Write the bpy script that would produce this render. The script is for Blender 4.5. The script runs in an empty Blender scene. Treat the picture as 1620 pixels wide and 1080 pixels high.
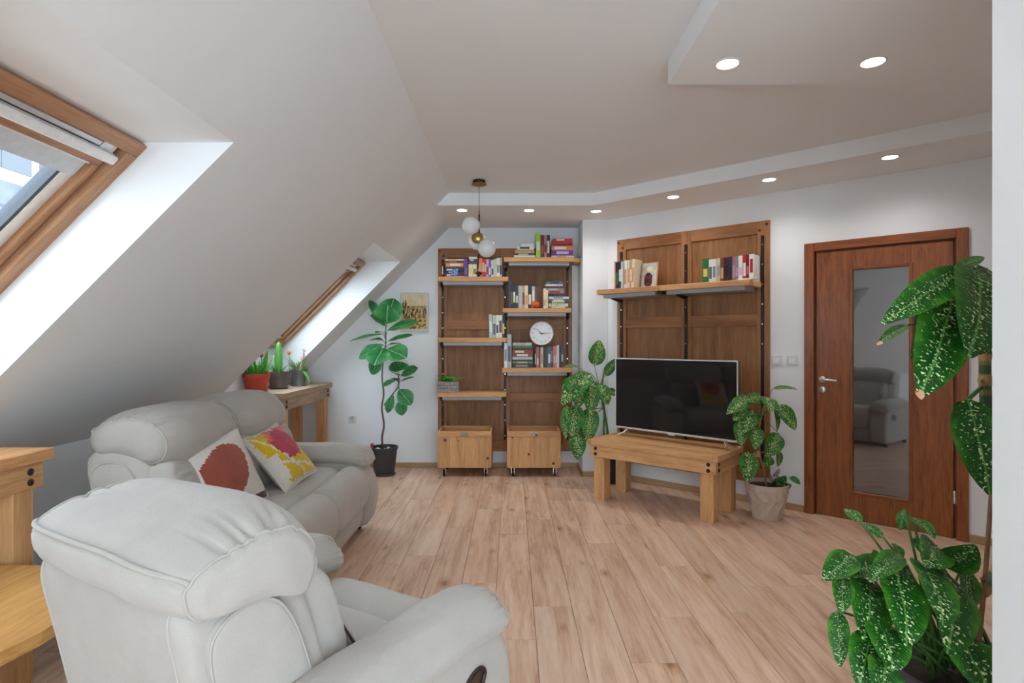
import bpy, bmesh, math, random
from mathutils import Vector, Matrix, noise

# ------------------------------------------------------------------ scene, camera, world, lights, exposure
S = bpy.context.scene
C = S.collection
PI = math.pi
CAM_H = 1.32
F_PX = 900.0

cam_d = bpy.data.cameras.new('camera')
cam_d.sensor_width = 36.0
cam_d.lens = 20.0
cam_d.clip_start = 0.05
cam_d.clip_end = 200
cam = bpy.data.objects.new('camera', cam_d)
C.objects.link(cam)
cam.location = (0, 0, CAM_H)
cam.rotation_euler = (PI / 2, 0, 0)
S.camera = cam

SKY_STRENGTH = 5.6
DOWNLIGHT_W = 10.0
W = bpy.data.worlds.new('overcast_sky')
S.world = W
W.use_nodes = True
wn = W.node_tree.nodes
wl = W.node_tree.links
wn['Background'].inputs['Color'].default_value = (0.735, 0.885, 1.0, 1)
wn['Background'].inputs['Strength'].default_value = SKY_STRENGTH

S.view_settings.view_transform = 'Standard'
S.view_settings.look = 'None'
S.view_settings.gamma = 1.0
S.view_settings.use_curve_mapping = False
S.view_settings.exposure = 0.5


# ------------------------------------------------------------------ helpers
def lin(r, g, b):
    def f(c):
        c = c / 255.0
        return c / 12.92 if c <= 0.04045 else ((c + 0.055) / 1.055) ** 2.4
    return (f(r), f(g), f(b), 1.0)


def P(u, v, Y):
    """world point at depth Y that the photo shows at (u, v)"""
    return Vector(((u - 810) / F_PX * Y, Y, CAM_H - (v - 540) / F_PX * Y))


class MB:
    """collects geometry for one mesh object"""
    def __init__(self):
        self.v = []
        self.f = []
        self.mi = []
        self.uv = None

    def add(self, vs, fs, mi=0):
        b = len(self.v)
        self.v += [Vector(p) for p in vs]
        self.f += [tuple(i + b for i in f) for f in fs]
        self.mi += [mi] * len(fs)
        return b

    def box(self, x0, x1, y0, y1, z0, z1, c=0.0, mi=0, mat=None):
        bm = bmesh.new()
        vs = [bm.verts.new(p) for p in ((x0, y0, z0), (x1, y0, z0), (x1, y1, z0), (x0, y1, z0),
                                        (x0, y0, z1), (x1, y0, z1), (x1, y1, z1), (x0, y1, z1))]
        for q in ((0, 3, 2, 1), (4, 5, 6, 7), (0, 1, 5, 4), (1, 2, 6, 5), (2, 3, 7, 6), (3, 0, 4, 7)):
            bm.faces.new([vs[i] for i in q])
        if c > 0:
            bmesh.ops.bevel(bm, geom=bm.edges[:], offset=c, segments=1, affect='EDGES', profile=0.5)
        bm.verts.ensure_lookup_table()
        bm.verts.index_update()
        pts = [v.co.copy() for v in bm.verts]
        if mat is not None:
            pts = [mat @ p for p in pts]
        fs = [tuple(v.index for v in f.verts) for f in bm.faces]
        bm.free()
        self.add(pts, fs, mi)
        return self

    def prism(self, poly, z0, z1, mi=0):
        n = len(poly)
        vs = [(x, y, z0) for x, y in poly] + [(x, y, z1) for x, y in poly]
        fs = [tuple(range(n - 1, -1, -1)), tuple(range(n, 2 * n))]
        fs += [(i, (i + 1) % n, n + (i + 1) % n, n + i) for i in range(n)]
        self.add(vs, fs, mi)
        return self

    def lathe(self, prof, n=24, cx=0, cy=0, cz=0, mi=0, cap0=True, cap1=True, wob=None, axis=None):
        vs = []
        for (r, z) in prof:
            for k in range(n):
                a = 2 * PI * k / n
                rr = r * (wob(k, n, z) if wob else 1.0)
                p = Vector((rr * math.cos(a), rr * math.sin(a), z))
                if axis is not None:
                    p = axis @ p
                vs.append((p.x + cx, p.y + cy, p.z + cz))
        fs = []
        m = len(prof)
        for j in range(m - 1):
            for k in range(n):
                fs.append((j * n + k, j * n + (k + 1) % n, (j + 1) * n + (k + 1) % n, (j + 1) * n + k))
        if cap0:
            fs.append(tuple(range(n - 1, -1, -1)))
        if cap1:
            fs.append(tuple((m - 1) * n + k for k in range(n)))
        self.add(vs, fs, mi)
        return self

    def tube(self, path, r, n=6, closed=False, mi=0):
        path = [Vector(p) for p in path]
        m = len(path)
        rs = r if isinstance(r, (list, tuple)) else [r] * m
        vs, fs = [], []
        prev = None
        for i in range(m):
            if closed:
                t = path[(i + 1) % m] - path[i - 1]
            else:
                t = path[min(i + 1, m - 1)] - path[max(i - 1, 0)]
            if t.length < 1e-9:
                t = Vector((0, 0, 1))
            t.normalize()
            if prev is None:
                a = Vector((0, 0, 1)) if abs(t.z) < 0.9 else Vector((1, 0, 0))
                nrm = t.cross(a).normalized()
            else:
                nrm = prev - t * prev.dot(t)
                if nrm.length < 1e-6:
                    nrm = t.orthogonal()
                nrm.normalize()
            prev = nrm
            bn = t.cross(nrm)
            for k in range(n):
                a = 2 * PI * k / n
                vs.append(path[i] + (nrm * math.cos(a) + bn * math.sin(a)) * rs[i])
        for i in range(m if closed else m - 1):
            j = (i + 1) % m
            for k in range(n):
                fs.append((i * n + k, i * n + (k + 1) % n, j * n + (k + 1) % n, j * n + k))
        if not closed:
            fs.append(tuple(range(n - 1, -1, -1)))
            fs.append(tuple((m - 1) * n + k for k in range(n)))
        self.add(vs, fs, mi)
        return self

    def sphere(self, c, r, nu=20, nv=12, sz=1.0, mi=0, fn=None):
        prof = []
        for j in range(nv + 1):
            a = -PI / 2 + PI * j / nv
            prof.append((max(r * math.cos(a), 0.0004), r * sz * math.sin(a)))
        self.lathe(prof, nu, c[0], c[1], c[2], mi, wob=fn)
        return self

    def build(self, name, mats, parent=None, smooth=None, origin=None):
        if origin is None:
            vs = [tuple(p) for p in self.v]
        else:
            o = Vector(origin)
            vs = [tuple(p - o) for p in self.v]
        me = bpy.data.meshes.new(name)
        me.from_pydata(vs, [], self.f)
        if not isinstance(mats, (list, tuple)):
            mats = [mats]
        for m in mats:
            me.materials.append(m)
        if len(mats) > 1:
            me.polygons.foreach_set('material_index', self.mi)
        if self.uv is not None:
            ul = me.uv_layers.new(name='UVMap')
            for lp in me.loops:
                ul.data[lp.index].uv = self.uv[lp.vertex_index]
        me.update()
        if smooth is not None:
            me.polygons.foreach_set('use_smooth', [True] * len(me.polygons))
            if smooth < 179:
                me.set_sharp_from_angle(angle=math.radians(smooth))
        ob = bpy.data.objects.new(name, me)
        C.objects.link(ob)
        if parent is not None:
            ob.parent = parent
        return ob


def thing(name, label, cat, loc=(0, 0, 0), rotz=0.0, group=None):
    o = bpy.data.objects.new(name, None)
    C.objects.link(o)
    o.empty_display_size = 0.1
    o.location = loc
    o.rotation_euler = (0, 0, rotz)
    o['label'] = label
    o['category'] = cat
    if group:
        o['group'] = group
    return o


def tag(o, label, cat, group=None):
    o['label'] = label
    o['category'] = cat
    if group:
        o['group'] = group
    return o


def struct(o, label=None):
    o['kind'] = 'structure'
    if label:
        o['label'] = label
    return o


def struct_empty(name, loc=(0, 0, 0), rotz=0.0, label=None):
    o = bpy.data.objects.new(name, None)
    C.objects.link(o)
    o.location = loc
    o.rotation_euler = (0, 0, rotz)
    return struct(o, label)


def catmull(pts, n, closed=True):
    pts = [Vector(p) for p in pts]
    m = len(pts)
    out = []
    segs = m if closed else m - 1
    dense = []
    for i in range(segs):
        p0 = pts[(i - 1) % m] if closed or i > 0 else pts[0]
        p1 = pts[i]
        p2 = pts[(i + 1) % m]
        p3 = pts[(i + 2) % m] if closed or i + 2 < m else pts[-1]
        for k in range(12):
            t = k / 12
            dense.append(0.5 * ((2 * p1) + (p2 - p0) * t + (2 * p0 - 5 * p1 + 4 * p2 - p3) * t * t
                                + (3 * p1 - p0 - 3 * p2 + p3) * t ** 3))
    if not closed:
        dense.append(pts[-1])
    L = [0.0]
    seq = dense + ([dense[0]] if closed else [])
    for a, b in zip(seq, seq[1:]):
        L.append(L[-1] + (b - a).length)
    tot = L[-1]
    j = 0
    for i in range(n):
        d = tot * i / (n if closed else n - 1)
        while j < len(L) - 2 and L[j + 1] < d:
            j += 1
        w = (d - L[j]) / max(L[j + 1] - L[j], 1e-9)
        out.append(seq[j].lerp(seq[j + 1], min(max(w, 0), 1)))
    return out


# ------------------------------------------------------------------ materials
def new_mat(name):
    m = bpy.data.materials.new(name)
    m.use_nodes = True
    nt = m.node_tree
    return m, nt, nt.nodes['Principled BSDF']


def nd(nt, kind, **kw):
    n = nt.nodes.new(kind)
    for k, v in kw.items():
        if k in n.inputs:
            n.inputs[k].default_value = v
        else:
            setattr(n, k, v)
    return n


_mc = {}


def plain(name, col, rough=0.6, metal=0.0, var=0.06, scale=40, bump=0.0, bscale=200, spec=0.5, emit=None, es=0.0):
    """paint, plastic, metal, ceramic: a base colour with a faint procedural variation"""
    if name in _mc:
        return _mc[name]
    m, nt, b = new_mat(name)
    tc = nd(nt, 'ShaderNodeTexCoord')
    nz = nd(nt, 'ShaderNodeTexNoise', Scale=scale, Detail=3.0)
    nt.links.new(tc.outputs['Object'], nz.inputs['Vector'])
    rp = nd(nt, 'ShaderNodeValToRGB')
    rp.color_ramp.elements[0].position = 0.3
    rp.color_ramp.elements[1].position = 0.7
    rp.color_ramp.elements[0].color = tuple(c * (1 - var) for c in col[:3]) + (1,)
    rp.color_ramp.elements[1].color = tuple(min(1, c * (1 + var)) for c in col[:3]) + (1,)
    nt.links.new(nz.outputs['Fac'], rp.inputs['Fac'])
    nt.links.new(rp.outputs['Color'], b.inputs['Base Color'])
    b.inputs['Roughness'].default_value = rough
    b.inputs['Metallic'].default_value = metal
    b.inputs['Specular IOR Level'].default_value = spec
    if bump > 0:
        n2 = nd(nt, 'ShaderNodeTexNoise', Scale=bscale, Detail=2.0)
        nt.links.new(tc.outputs['Object'], n2.inputs['Vector'])
        bp = nd(nt, 'ShaderNodeBump', Strength=bump, Distance=0.01)
        nt.links.new(n2.outputs['Fac'], bp.inputs['Height'])
        nt.links.new(bp.outputs['Normal'], b.inputs['Normal'])
    if emit:
        b.inputs['Emission Color'].default_value = emit
        b.inputs['Emission Strength'].default_value = es
    _mc[name] = m
    return m


def wood(name, dark, mid, light, axis='x', rough=0.5, grain=1.0, knots=0.0, rnd=0.12, spec=0.4, bump=0.12, wave=0.0, flat=False):
    """wood with grain running along an axis of the object; every object gets its own cut of the grain"""
    key = name + '_' + axis
    if key in _mc:
        return _mc[key]
    m, nt, b = new_mat(key)
    L = nt.links.new
    tc = nd(nt, 'ShaderNodeTexCoord')
    oi = nd(nt, 'ShaderNodeObjectInfo')
    mul = nd(nt, 'ShaderNodeVectorMath', operation='MULTIPLY')
    cmb = nd(nt, 'ShaderNodeCombineXYZ')
    for i in range(3):
        L(oi.outputs['Random'], cmb.inputs[i])
    L(cmb.outputs[0], mul.inputs[0])
    mul.inputs[1].default_value = (17.3, 31.7, 23.9)
    add = nd(nt, 'ShaderNodeVectorMath', operation='ADD')
    L(tc.outputs['Object'], add.inputs[0])
    L(mul.outputs[0], add.inputs[1])
    mp = nd(nt, 'ShaderNodeMapping')
    sc = {'x': (0.09, 1, 1), 'y': (1, 0.09, 1), 'z': (1, 1, 0.09)}[axis]
    mp.inputs['Scale'].default_value = sc
    L(add.outputs[0], mp.inputs['Vector'])
    n1 = nd(nt, 'ShaderNodeTexNoise', Scale=14.0 * grain, Detail=4.0, Roughness=0.6, Distortion=0.8)
    L(mp.outputs[0], n1.inputs['Vector'])
    n2 = nd(nt, 'ShaderNodeTexNoise', Scale=95.0 * grain, Detail=3.0, Roughness=0.6)
    L(mp.outputs[0], n2.inputs['Vector'])
    mixf = nd(nt, 'ShaderNodeMath', operation='MULTIPLY_ADD')
    L(n2.outputs['Fac'], mixf.inputs[0])
    mixf.inputs[1].default_value = 0.45
    n1s = nd(nt, 'ShaderNodeMath', operation='MULTIPLY_ADD')
    L(n1.outputs['Fac'], n1s.inputs[0])
    n1s.inputs[1].default_value = 0.75
    n1s.inputs[2].default_value = -0.10
    L(n1s.outputs[0], mixf.inputs[2])
    fac = mixf
    if wave > 0:
        wv = nd(nt, 'ShaderNodeTexNoise', Scale=5.0 * grain, Detail=1.0)
        L(mp.outputs[0], wv.inputs['Vector'])
        w2 = nd(nt, 'ShaderNodeMath', operation='MULTIPLY')
        L(wv.outputs['Fac'], w2.inputs[0])
        w2.inputs[1].default_value = 60.0
        w3 = nd(nt, 'ShaderNodeMath', operation='SINE')
        L(w2.outputs[0], w3.inputs[0])
        w4 = nd(nt, 'ShaderNodeMath', operation='MULTIPLY_ADD')
        L(w3.outputs[0], w4.inputs[0])
        w4.inputs[1].default_value = wave
        L(mixf.outputs[0], w4.inputs[2])
        fac = w4
    rp = nd(nt, 'ShaderNodeValToRGB')
    e = rp.color_ramp.elements
    e[0].position, e[0].color = 0.22, dark
    e[1].position, e[1].color = 0.78, light
    k = e.new(0.5)
    k.color = mid
    L(fac.outputs[0], rp.inputs['Fac'])
    col = rp.outputs['Color']
    if knots > 0:
        mk = nd(nt, 'ShaderNodeMapping')
        ks = {'x': (0.45, 1, 1), 'y': (1, 0.45, 1), 'z': (1, 1, 0.45)}[axis]
        mk.inputs['Scale'].default_value = ks
        L(add.outputs[0], mk.inputs['Vector'])
        vo = nd(nt, 'ShaderNodeTexVoronoi', Scale=knots)
        if flat:
            vo.voronoi_dimensions = '2D'
        L(mk.outputs[0], vo.inputs['Vector'])
        kr = nd(nt, 'ShaderNodeValToRGB')
        ke = kr.color_ramp.elements
        ke[0].position, ke[0].color = 0.02, (0.30, 0.20, 0.14, 1)
        ke[1].position, ke[1].color = 0.15, (1, 1, 1, 1)
        km = ke.new(0.07)
        km.color = (0.80, 0.68, 0.58, 1)
        # only some of the cells hold a knot, each of its own size
        sx = nd(nt, 'ShaderNodeSeparateColor')
        L(vo.outputs['Color'], sx.inputs[0])
        kd = nd(nt, 'ShaderNodeMath', operation='MULTIPLY_ADD')
        L(sx.outputs[0], kd.inputs[0])
        kd.inputs[1].default_value = 0.12
        L(vo.outputs['Distance'], kd.inputs[2])
        wb = nd(nt, 'ShaderNodeMath', operation='MULTIPLY_ADD')
        L(n2.outputs['Fac'], wb.inputs[0])
        wb.inputs[1].default_value = 0.07
        L(kd.outputs[0], wb.inputs[2])
        wc = nd(nt, 'ShaderNodeMath', operation='SUBTRACT')
        L(wb.outputs[0], wc.inputs[0])
        wc.inputs[1].default_value = 0.045
        L(wc.outputs[0], kr.inputs['Fac'])
        mx = nd(nt, 'ShaderNodeMix', data_type='RGBA', blend_type='MULTIPLY')
        mx.inputs[0].default_value = 0.85
        L(col, mx.inputs[6])
        L(kr.outputs['Color'], mx.inputs[7])
        col = mx.outputs[2]
    if rnd > 0:
        hs = nd(nt, 'ShaderNodeHueSaturation')
        ma = nd(nt, 'ShaderNodeMapRange')
        L(oi.outputs['Random'], ma.inputs['Value'])
        ma.inputs['To Min'].default_value = 1 - rnd
        ma.inputs['To Max'].default_value = 1 + rnd
        L(ma.outputs[0], hs.inputs['Value'])
        L(col, hs.inputs['Color'])
        col = hs.outputs['Color']
    L(col, b.inputs['Base Color'])
    b.inputs['Roughness'].default_value = rough
    b.inputs['Specular IOR Level'].default_value = spec
    bp = nd(nt, 'ShaderNodeBump', Strength=bump, Distance=0.004)
    L(fac.outputs[0], bp.inputs['Height'])
    L(bp.outputs['Normal'], b.inputs['Normal'])
    _mc[key] = m
    return m


def pine(axis):
    return wood('pine', lin(160, 108, 64), lin(208, 156, 104), lin(226, 180, 130), axis, rough=0.55, knots=5.0, rnd=0.10)


def greypine(axis):
    return wood('weathered_pine', lin(120, 98, 78), lin(178, 152, 126), lin(206, 184, 160), axis, rough=0.65, knots=7.0, rnd=0.08)


def walnut(axis):
    return wood('stained_board', lin(98, 62, 36), lin(146, 98, 60), lin(172, 124, 80), axis, rough=0.5, grain=0.8, rnd=0.08)


def stile(axis):
    return wood('stained_frame', lin(114, 72, 42), lin(162, 108, 66), lin(184, 132, 84), axis, rough=0.5, grain=0.9, rnd=0.07)


def oakdoor(axis):
    return wood('door_oak', lin(90, 45, 18), lin(142, 78, 34), lin(168, 98, 48), axis, rough=0.3, grain=2.2, rnd=0.03, spec=0.5, wave=0.05)


FLOOR_M = wood('floor_oak', lin(172, 127, 99), lin(219, 181, 153), lin(236, 209, 186), 'y', rough=0.34, grain=0.8, knots=3.4, rnd=0.08, spec=0.45, bump=0.04, wave=0.05, flat=True)
BASE_M = wood('baseboard_oak', lin(150, 118, 82), lin(182, 148, 108), lin(200, 168, 128), 'x', rough=0.5, rnd=0.03)
WALL_M = plain('white_wall_paint', (0.85, 0.86, 0.875, 1), 0.92, var=0.012, scale=3, bump=0.04, bscale=120, spec=0.2)
CEIL_M = plain('white_ceiling_paint', (0.86, 0.865, 0.875, 1), 0.95, var=0.012, scale=2, bump=0.03, bscale=120, spec=0.15)
BLACK_M = plain('black_metal', (0.016, 0.016, 0.018, 1), 0.45, metal=0.3)
ALU_M = plain('aluminium', (0.74, 0.74, 0.75, 1), 0.38, metal=0.6)
PROFILE_M = plain('shelf_profile_aluminium', (0.36, 0.36, 0.37, 1), 0.5, metal=0.3)
WHITE_M = plain('white_plastic', (0.82, 0.82, 0.82, 1), 0.4)
CHROME_M = plain('chrome', (0.72, 0.72, 0.72, 1), 0.18, metal=1.0)
BRASS_M = plain('brass', lin(176, 148, 84), 0.28, metal=0.9)
SOIL_M = plain('potting_soil', lin(44, 33, 27), 0.95, var=0.5, scale=90, bump=0.8, bscale=120)


def fabric(name, col, var=0.07):
    if name in _mc:
        return _mc[name]
    m, nt, b = new_mat(name)
    L = nt.links.new
    tc = nd(nt, 'ShaderNodeTexCoord')
    n1 = nd(nt, 'ShaderNodeTexNoise', Scale=9.0, Detail=4.0, Roughness=0.65)
    n2 = nd(nt, 'ShaderNodeTexNoise', Scale=380.0, Detail=2.0)
    for n in (n1, n2):
        L(tc.outputs['Object'], n.inputs['Vector'])
    ad = nd(nt, 'ShaderNodeMath', operation='MULTIPLY_ADD')
    L(n2.outputs['Fac'], ad.inputs[0])
    ad.inputs[1].default_value = 0.5
    L(n1.outputs['Fac'], ad.inputs[2])
    rp = nd(nt, 'ShaderNodeValToRGB')
    e = rp.color_ramp.elements
    e[0].position, e[0].color = 0.45, tuple(c * (1 - var) for c in col[:3]) + (1,)
    e[1].position, e[1].color = 1.0, tuple(c * (1 + var) for c in col[:3]) + (1,)
    L(ad.outputs[0], rp.inputs['Fac'])
    L(rp.outputs['Color'], b.inputs['Base Color'])
    b.inputs['Roughness'].default_value = 0.95
    b.inputs['Specular IOR Level'].default_value = 0.15
    b.inputs['Sheen Weight'].default_value = 0.25
    b.inputs['Sheen Roughness'].default_value = 0.5
    n3 = nd(nt, 'ShaderNodeTexNoise', Scale=22.0, Detail=3.0, Distortion=1.2)
    L(tc.outputs['Object'], n3.inputs['Vector'])
    b0 = nd(nt, 'ShaderNodeBump', Strength=0.05, Distance=0.02)
    L(n3.outputs['Fac'], b0.inputs['Height'])
    bp = nd(nt, 'ShaderNodeBump', Strength=0.4, Distance=0.002)
    L(n2.outputs['Fac'], bp.inputs['Height'])
    L(b0.outputs['Normal'], bp.inputs['Normal'])
    L(bp.outputs['Normal'], b.inputs['Normal'])
    _mc[name] = m
    return m


SOFA_M = fabric('greige_upholstery', (0.46, 0.415, 0.37, 1))
CHAIR_M = fabric('pale_grey_upholstery', (0.48, 0.445, 0.405, 1))


def leaf_mat(name, deep, mid, edge, spots=0.0, spotcol=(0.75, 0.80, 0.45, 1), rough=0.35, vein=(0.4, 0.55, 0.2, 1), sc=9.0):
    m, nt, b = new_mat(name)
    L = nt.links.new
    uv = nd(nt, 'ShaderNodeUVMap')
    sep = nd(nt, 'ShaderNodeSeparateXYZ')
    L(uv.outputs[0], sep.inputs[0])
    a = nd(nt, 'ShaderNodeMath', operation='SUBTRACT')
    L(sep.outputs[0], a.inputs[0])
    a.inputs[1].default_value = 0.5
    ab = nd(nt, 'ShaderNodeMath', operation='ABSOLUTE')
    L(a.outputs[0], ab.inputs[0])
    oi = nd(nt, 'ShaderNodeObjectInfo')
    off = nd(nt, 'ShaderNodeVectorMath', operation='ADD')
    cm = nd(nt, 'ShaderNodeCombineXYZ')
    r10 = nd(nt, 'ShaderNodeMath', operation='MULTIPLY')
    L(oi.outputs['Random'], r10.inputs[0])
    r10.inputs[1].default_value = 40.0
    L(r10.outputs[0], cm.inputs[0])
    L(r10.outputs[0], cm.inputs[2])
    L(uv.outputs[0], off.inputs[0])
    L(cm.outputs[0], off.inputs[1])
    nz = nd(nt, 'ShaderNodeTexNoise', Scale=4.0, Detail=3.0)
    L(off.outputs[0], nz.inputs['Vector'])
    # green: deep in the middle of the blade, lighter towards the margin
    t = nd(nt, 'ShaderNodeMath', operation='MULTIPLY_ADD')
    L(ab.outputs[0], t.inputs[0])
    t.inputs[1].default_value = 1.1
    t2 = nd(nt, 'ShaderNodeMath', operation='MULTIPLY_ADD')
    L(nz.outputs['Fac'], t2.inputs[0])
    t2.inputs[1].default_value = 0.8
    t2.inputs[2].default_value = -0.25
    L(t2.outputs[0], t.inputs[2])
    rp = nd(nt, 'ShaderNodeValToRGB')
    e = rp.color_ramp.elements
    e[0].position, e[0].color = 0.1, deep
    e[1].position, e[1].color = 0.85, edge
    k = e.new(0.45)
    k.color = mid
    L(t.outputs[0], rp.inputs['Fac'])
    col = rp.outputs['Color']
    if spots > 0:
        mp = nd(nt, 'ShaderNodeMapping')
        mp.inputs['Scale'].default_value = (sc, sc * 1.3, sc)
        L(off.outputs[0], mp.inputs['Vector'])
        n3 = nd(nt, 'ShaderNodeTexNoise', Scale=1.6, Detail=3.0, Roughness=0.6)
        L(mp.outputs[0], n3.inputs['Vector'])
        sr = nd(nt, 'ShaderNodeMath', operation='MULTIPLY_ADD')   # fewer spots towards the margin
        L(ab.outputs[0], sr.inputs[0])
        sr.inputs[1].default_value = -0.28
        L(n3.outputs['Fac'], sr.inputs[2])
        st = nd(nt, 'ShaderNodeMapRange')
        L(sr.outputs[0], st.inputs['Value'])
        st.inputs['From Min'].default_value = 0.60 - spots
        st.inputs['From Max'].default_value = 0.63 - spots
        mx = nd(nt, 'ShaderNodeMix', data_type='RGBA')
        L(st.outputs[0], mx.inputs[0])
        L(col, mx.inputs[6])
        mx.inputs[7].default_value = spotcol
        col = mx.outputs[2]
    vn = nd(nt, 'ShaderNodeMapRange')
    L(ab.outputs[0], vn.inputs['Value'])
    vn.inputs['From Min'].default_value = 0.008
    vn.inputs['From Max'].default_value = 0.028
    vn.inputs['To Min'].default_value = 0.7
    vn.inputs['To Max'].default_value = 0.0
    mv = nd(nt, 'ShaderNodeMix', data_type='RGBA')
    L(vn.outputs[0], mv.inputs[0])
    L(col, mv.inputs[6])
    mv.inputs[7].default_value = vein
    L(mv.outputs[2], b.inputs['Base Color'])
    b.inputs['Roughness'].default_value = rough
    b.inputs['Specular IOR Level'].default_value = 0.28
    # side veins as fine relief
    wv = nd(nt, 'ShaderNodeMath', operation='MULTIPLY_ADD')
    L(sep.outputs[1], wv.inputs[0])
    wv.inputs[1].default_value = 75.0
    ws = nd(nt, 'ShaderNodeMath', operation='MULTIPLY')
    L(ab.outputs[0], ws.inputs[0])
    ws.inputs[1].default_value = -45.0
    L(ws.outputs[0], wv.inputs[2])
    sn = nd(nt, 'ShaderNodeMath', operation='SINE')
    L(wv.outputs[0], sn.inputs[0])
    bp = nd(nt, 'ShaderNodeBump', Strength=0.25, Distance=0.002)
    L(sn.outputs[0], bp.inputs['Height'])
    L(bp.outputs['Normal'], b.inputs['Normal'])
    return m


DIEFF_M = leaf_mat('spotted_leaf', lin(18, 68, 22), lin(30, 90, 24), lin(80, 146, 34), spots=0.045, spotcol=lin(216, 226, 164), sc=9.0, rough=.42, vein=lin(96, 160, 70))
DIEFF_FAR_M = leaf_mat('speckled_leaf', lin(16, 74, 32), lin(28, 98, 38), lin(52, 126, 38), spots=0.085, spotcol=lin(208, 222, 140), sc=11.0, rough=.45, vein=lin(76, 136, 66))
FIG_M = leaf_mat('fig_leaf', lin(30, 92, 44), lin(54, 124, 64), lin(92, 156, 98), vein=lin(150, 190, 140), rough=0.4)
GRASS_M = leaf_mat('fresh_green_leaf', lin(60, 140, 40), lin(88, 172, 56), lin(130, 200, 84), vein=lin(130, 200, 90), rough=0.5)
PALE_M = leaf_mat('succulent_leaf', lin(120, 150, 90), lin(160, 186, 120), lin(196, 206, 150), vein=lin(180, 200, 140), rough=0.5)
DRY_M = plain('dry_leaf', lin(206, 160, 120), 0.8, var=0.2, scale=30)
STEM_M = plain('green_stem', lin(66, 112, 50), 0.5, var=0.15, scale=30)
BARK_M = plain('grey_bark', lin(104, 88, 82), 0.85, var=0.25, scale=60, bump=0.4, bscale=90)

# glass for the panes: clear with a mirror sheen that grows at grazing angles
def pane_mat(name, tint=(0.97, 0.98, 0.98, 1)):
    m, nt, b = new_mat(name)
    nt.nodes.remove(b)
    out = nt.nodes['Material Output']
    tr = nd(nt, 'ShaderNodeBsdfTransparent')
    tr.inputs[0].default_value = tint
    gl = nd(nt, 'ShaderNodeBsdfGlossy', Roughness=0.02)
    lw = nd(nt, 'ShaderNodeLayerWeight', Blend=0.5)
    pw = nd(nt, 'ShaderNodeMath', operation='POWER')
    nt.links.new(lw.outputs['Facing'], pw.inputs[0])
    pw.inputs[1].default_value = 4.0
    fr = nd(nt, 'ShaderNodeMath', operation='MULTIPLY_ADD')
    nt.links.new(pw.outputs[0], fr.inputs[0])
    fr.inputs[1].default_value = 0.6
    fr.inputs[2].default_value = 0.03
    mx = nd(nt, 'ShaderNodeMixShader')
    nt.links.new(fr.outputs[0], mx.inputs[0])
    nt.links.new(tr.outputs[0], mx.inputs[1])
    nt.links.new(gl.outputs[0], mx.inputs[2])
    nt.links.new(mx.outputs[0], out.inputs[0])
    return m


PANE_M = pane_mat('window_pane')

# ------------------------------------------------------------------ the room
H_CEIL, H_SOF = 2.62, 2.51
BACK_Y = 5.97
COL_X, COL_Y = 0.693, 5.57
O2 = Vector((0.938, 5.575))                 # where the angled television wall starts
D2 = Vector((0.75, -0.661)).normalized()    # along that wall, towards the door
N2 = Vector((D2.y, -D2.x))                  # out of that wall into the room
ROT2 = math.atan2(D2.y, D2.x)
KNEE_X = -2.40
Y_END = -2.6
R_X = 3.62


def w2(s, t):
    """room xy of a point s along the angled wall and t in front of it"""
    p = O2 + D2 * s + N2 * t
    return (p.x, p.y)


def s_of(u, t):
    """distance along the angled wall of what the photo shows in column u, t in front of the wall"""
    k = (u - 810) / F_PX
    # point (kY, Y): dot with -N2 equals const
    c = (O2 + N2 * t).dot(-N2)
    Y = c / (k * -N2.x + -N2.y)
    return (Vector((k * Y, Y)) - O2).dot(D2)


# floor: a base slab with planks laid on it
fl = MB()
fl.prism([(-2.6, Y_END - .1), (R_X + .1, Y_END - .1), (R_X + .1, 6.1), (-2.6, 6.1)], -0.06, -0.0125)
floor = struct(fl.build('floor', plain('subfloor', lin(120, 92, 66), 0.8)), 'light oak laminate floor laid in long planks')
PW, PL = 0.191, 1.38
ENDS = {-5: 4.55, -4: 3.375, -3: 3.51, -2: 4.05, -1: 4.49, 0: 3.9, 1: 2.839, 2: 3.357, 3: 2.338, 4: 2.731, 5: 3.35, 6: 2.77, 7: 3.07}
random.seed(4)
plank_meshes = {}


def plank_mesh(y0, y1):
    L = round(y1 - y0, 3)
    if L not in plank_meshes:
        b = MB().box(0.0008, PW - 0.0008, 0.0008, L - 0.0008, -0.0125, 0.0, c=0.0016)
        o = b.build('plank', FLOOR_M)
        plank_meshes[L] = o.data
        bpy.data.objects.remove(o)
    return plank_meshes[L]


for k in range(-14, 19):
    x0 = 0.1066 + PW * (k - 1)
    if x0 > R_X or x0 + PW < KNEE_X:
        continue
    e = ENDS.get(k, random.uniform(2.2, 3.6))
    y = e
    while y > Y_END:
        y -= PL
    while y < BACK_Y:
        ya, yb = max(y, Y_END), min(y + PL, BACK_Y)
        y += PL
        if yb - ya < 0.05:
            continue
        # wholly behind the angled wall: leave out
        if x0 > 0.9 and (Vector((x0, ya)) - O2).dot(N2) < -0.05:
            continue
        o = bpy.data.objects.new('plank', plank_mesh(ya, yb))
        C.objects.link(o)
        o.parent = floor
        o.location = (x0, ya, 0)

# walls
T = 0.12
o = MB().prism([(-2.6, BACK_Y), (COL_X, BACK_Y), (COL_X, BACK_Y + T), (-2.6, BACK_Y + T)], -0.05, 2.8).build('wall_back', WALL_M)
struct(o, 'white wall behind the bookcase')
o = MB().prism([(COL_X, COL_Y), (O2.x, COL_Y), (O2.x + .3, COL_Y + .5), (COL_X, COL_Y + .5)], -0.05, 2.8).build('wall_column', WALL_M)
struct(o, 'white wall column beside the bookcase niche')
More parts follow.
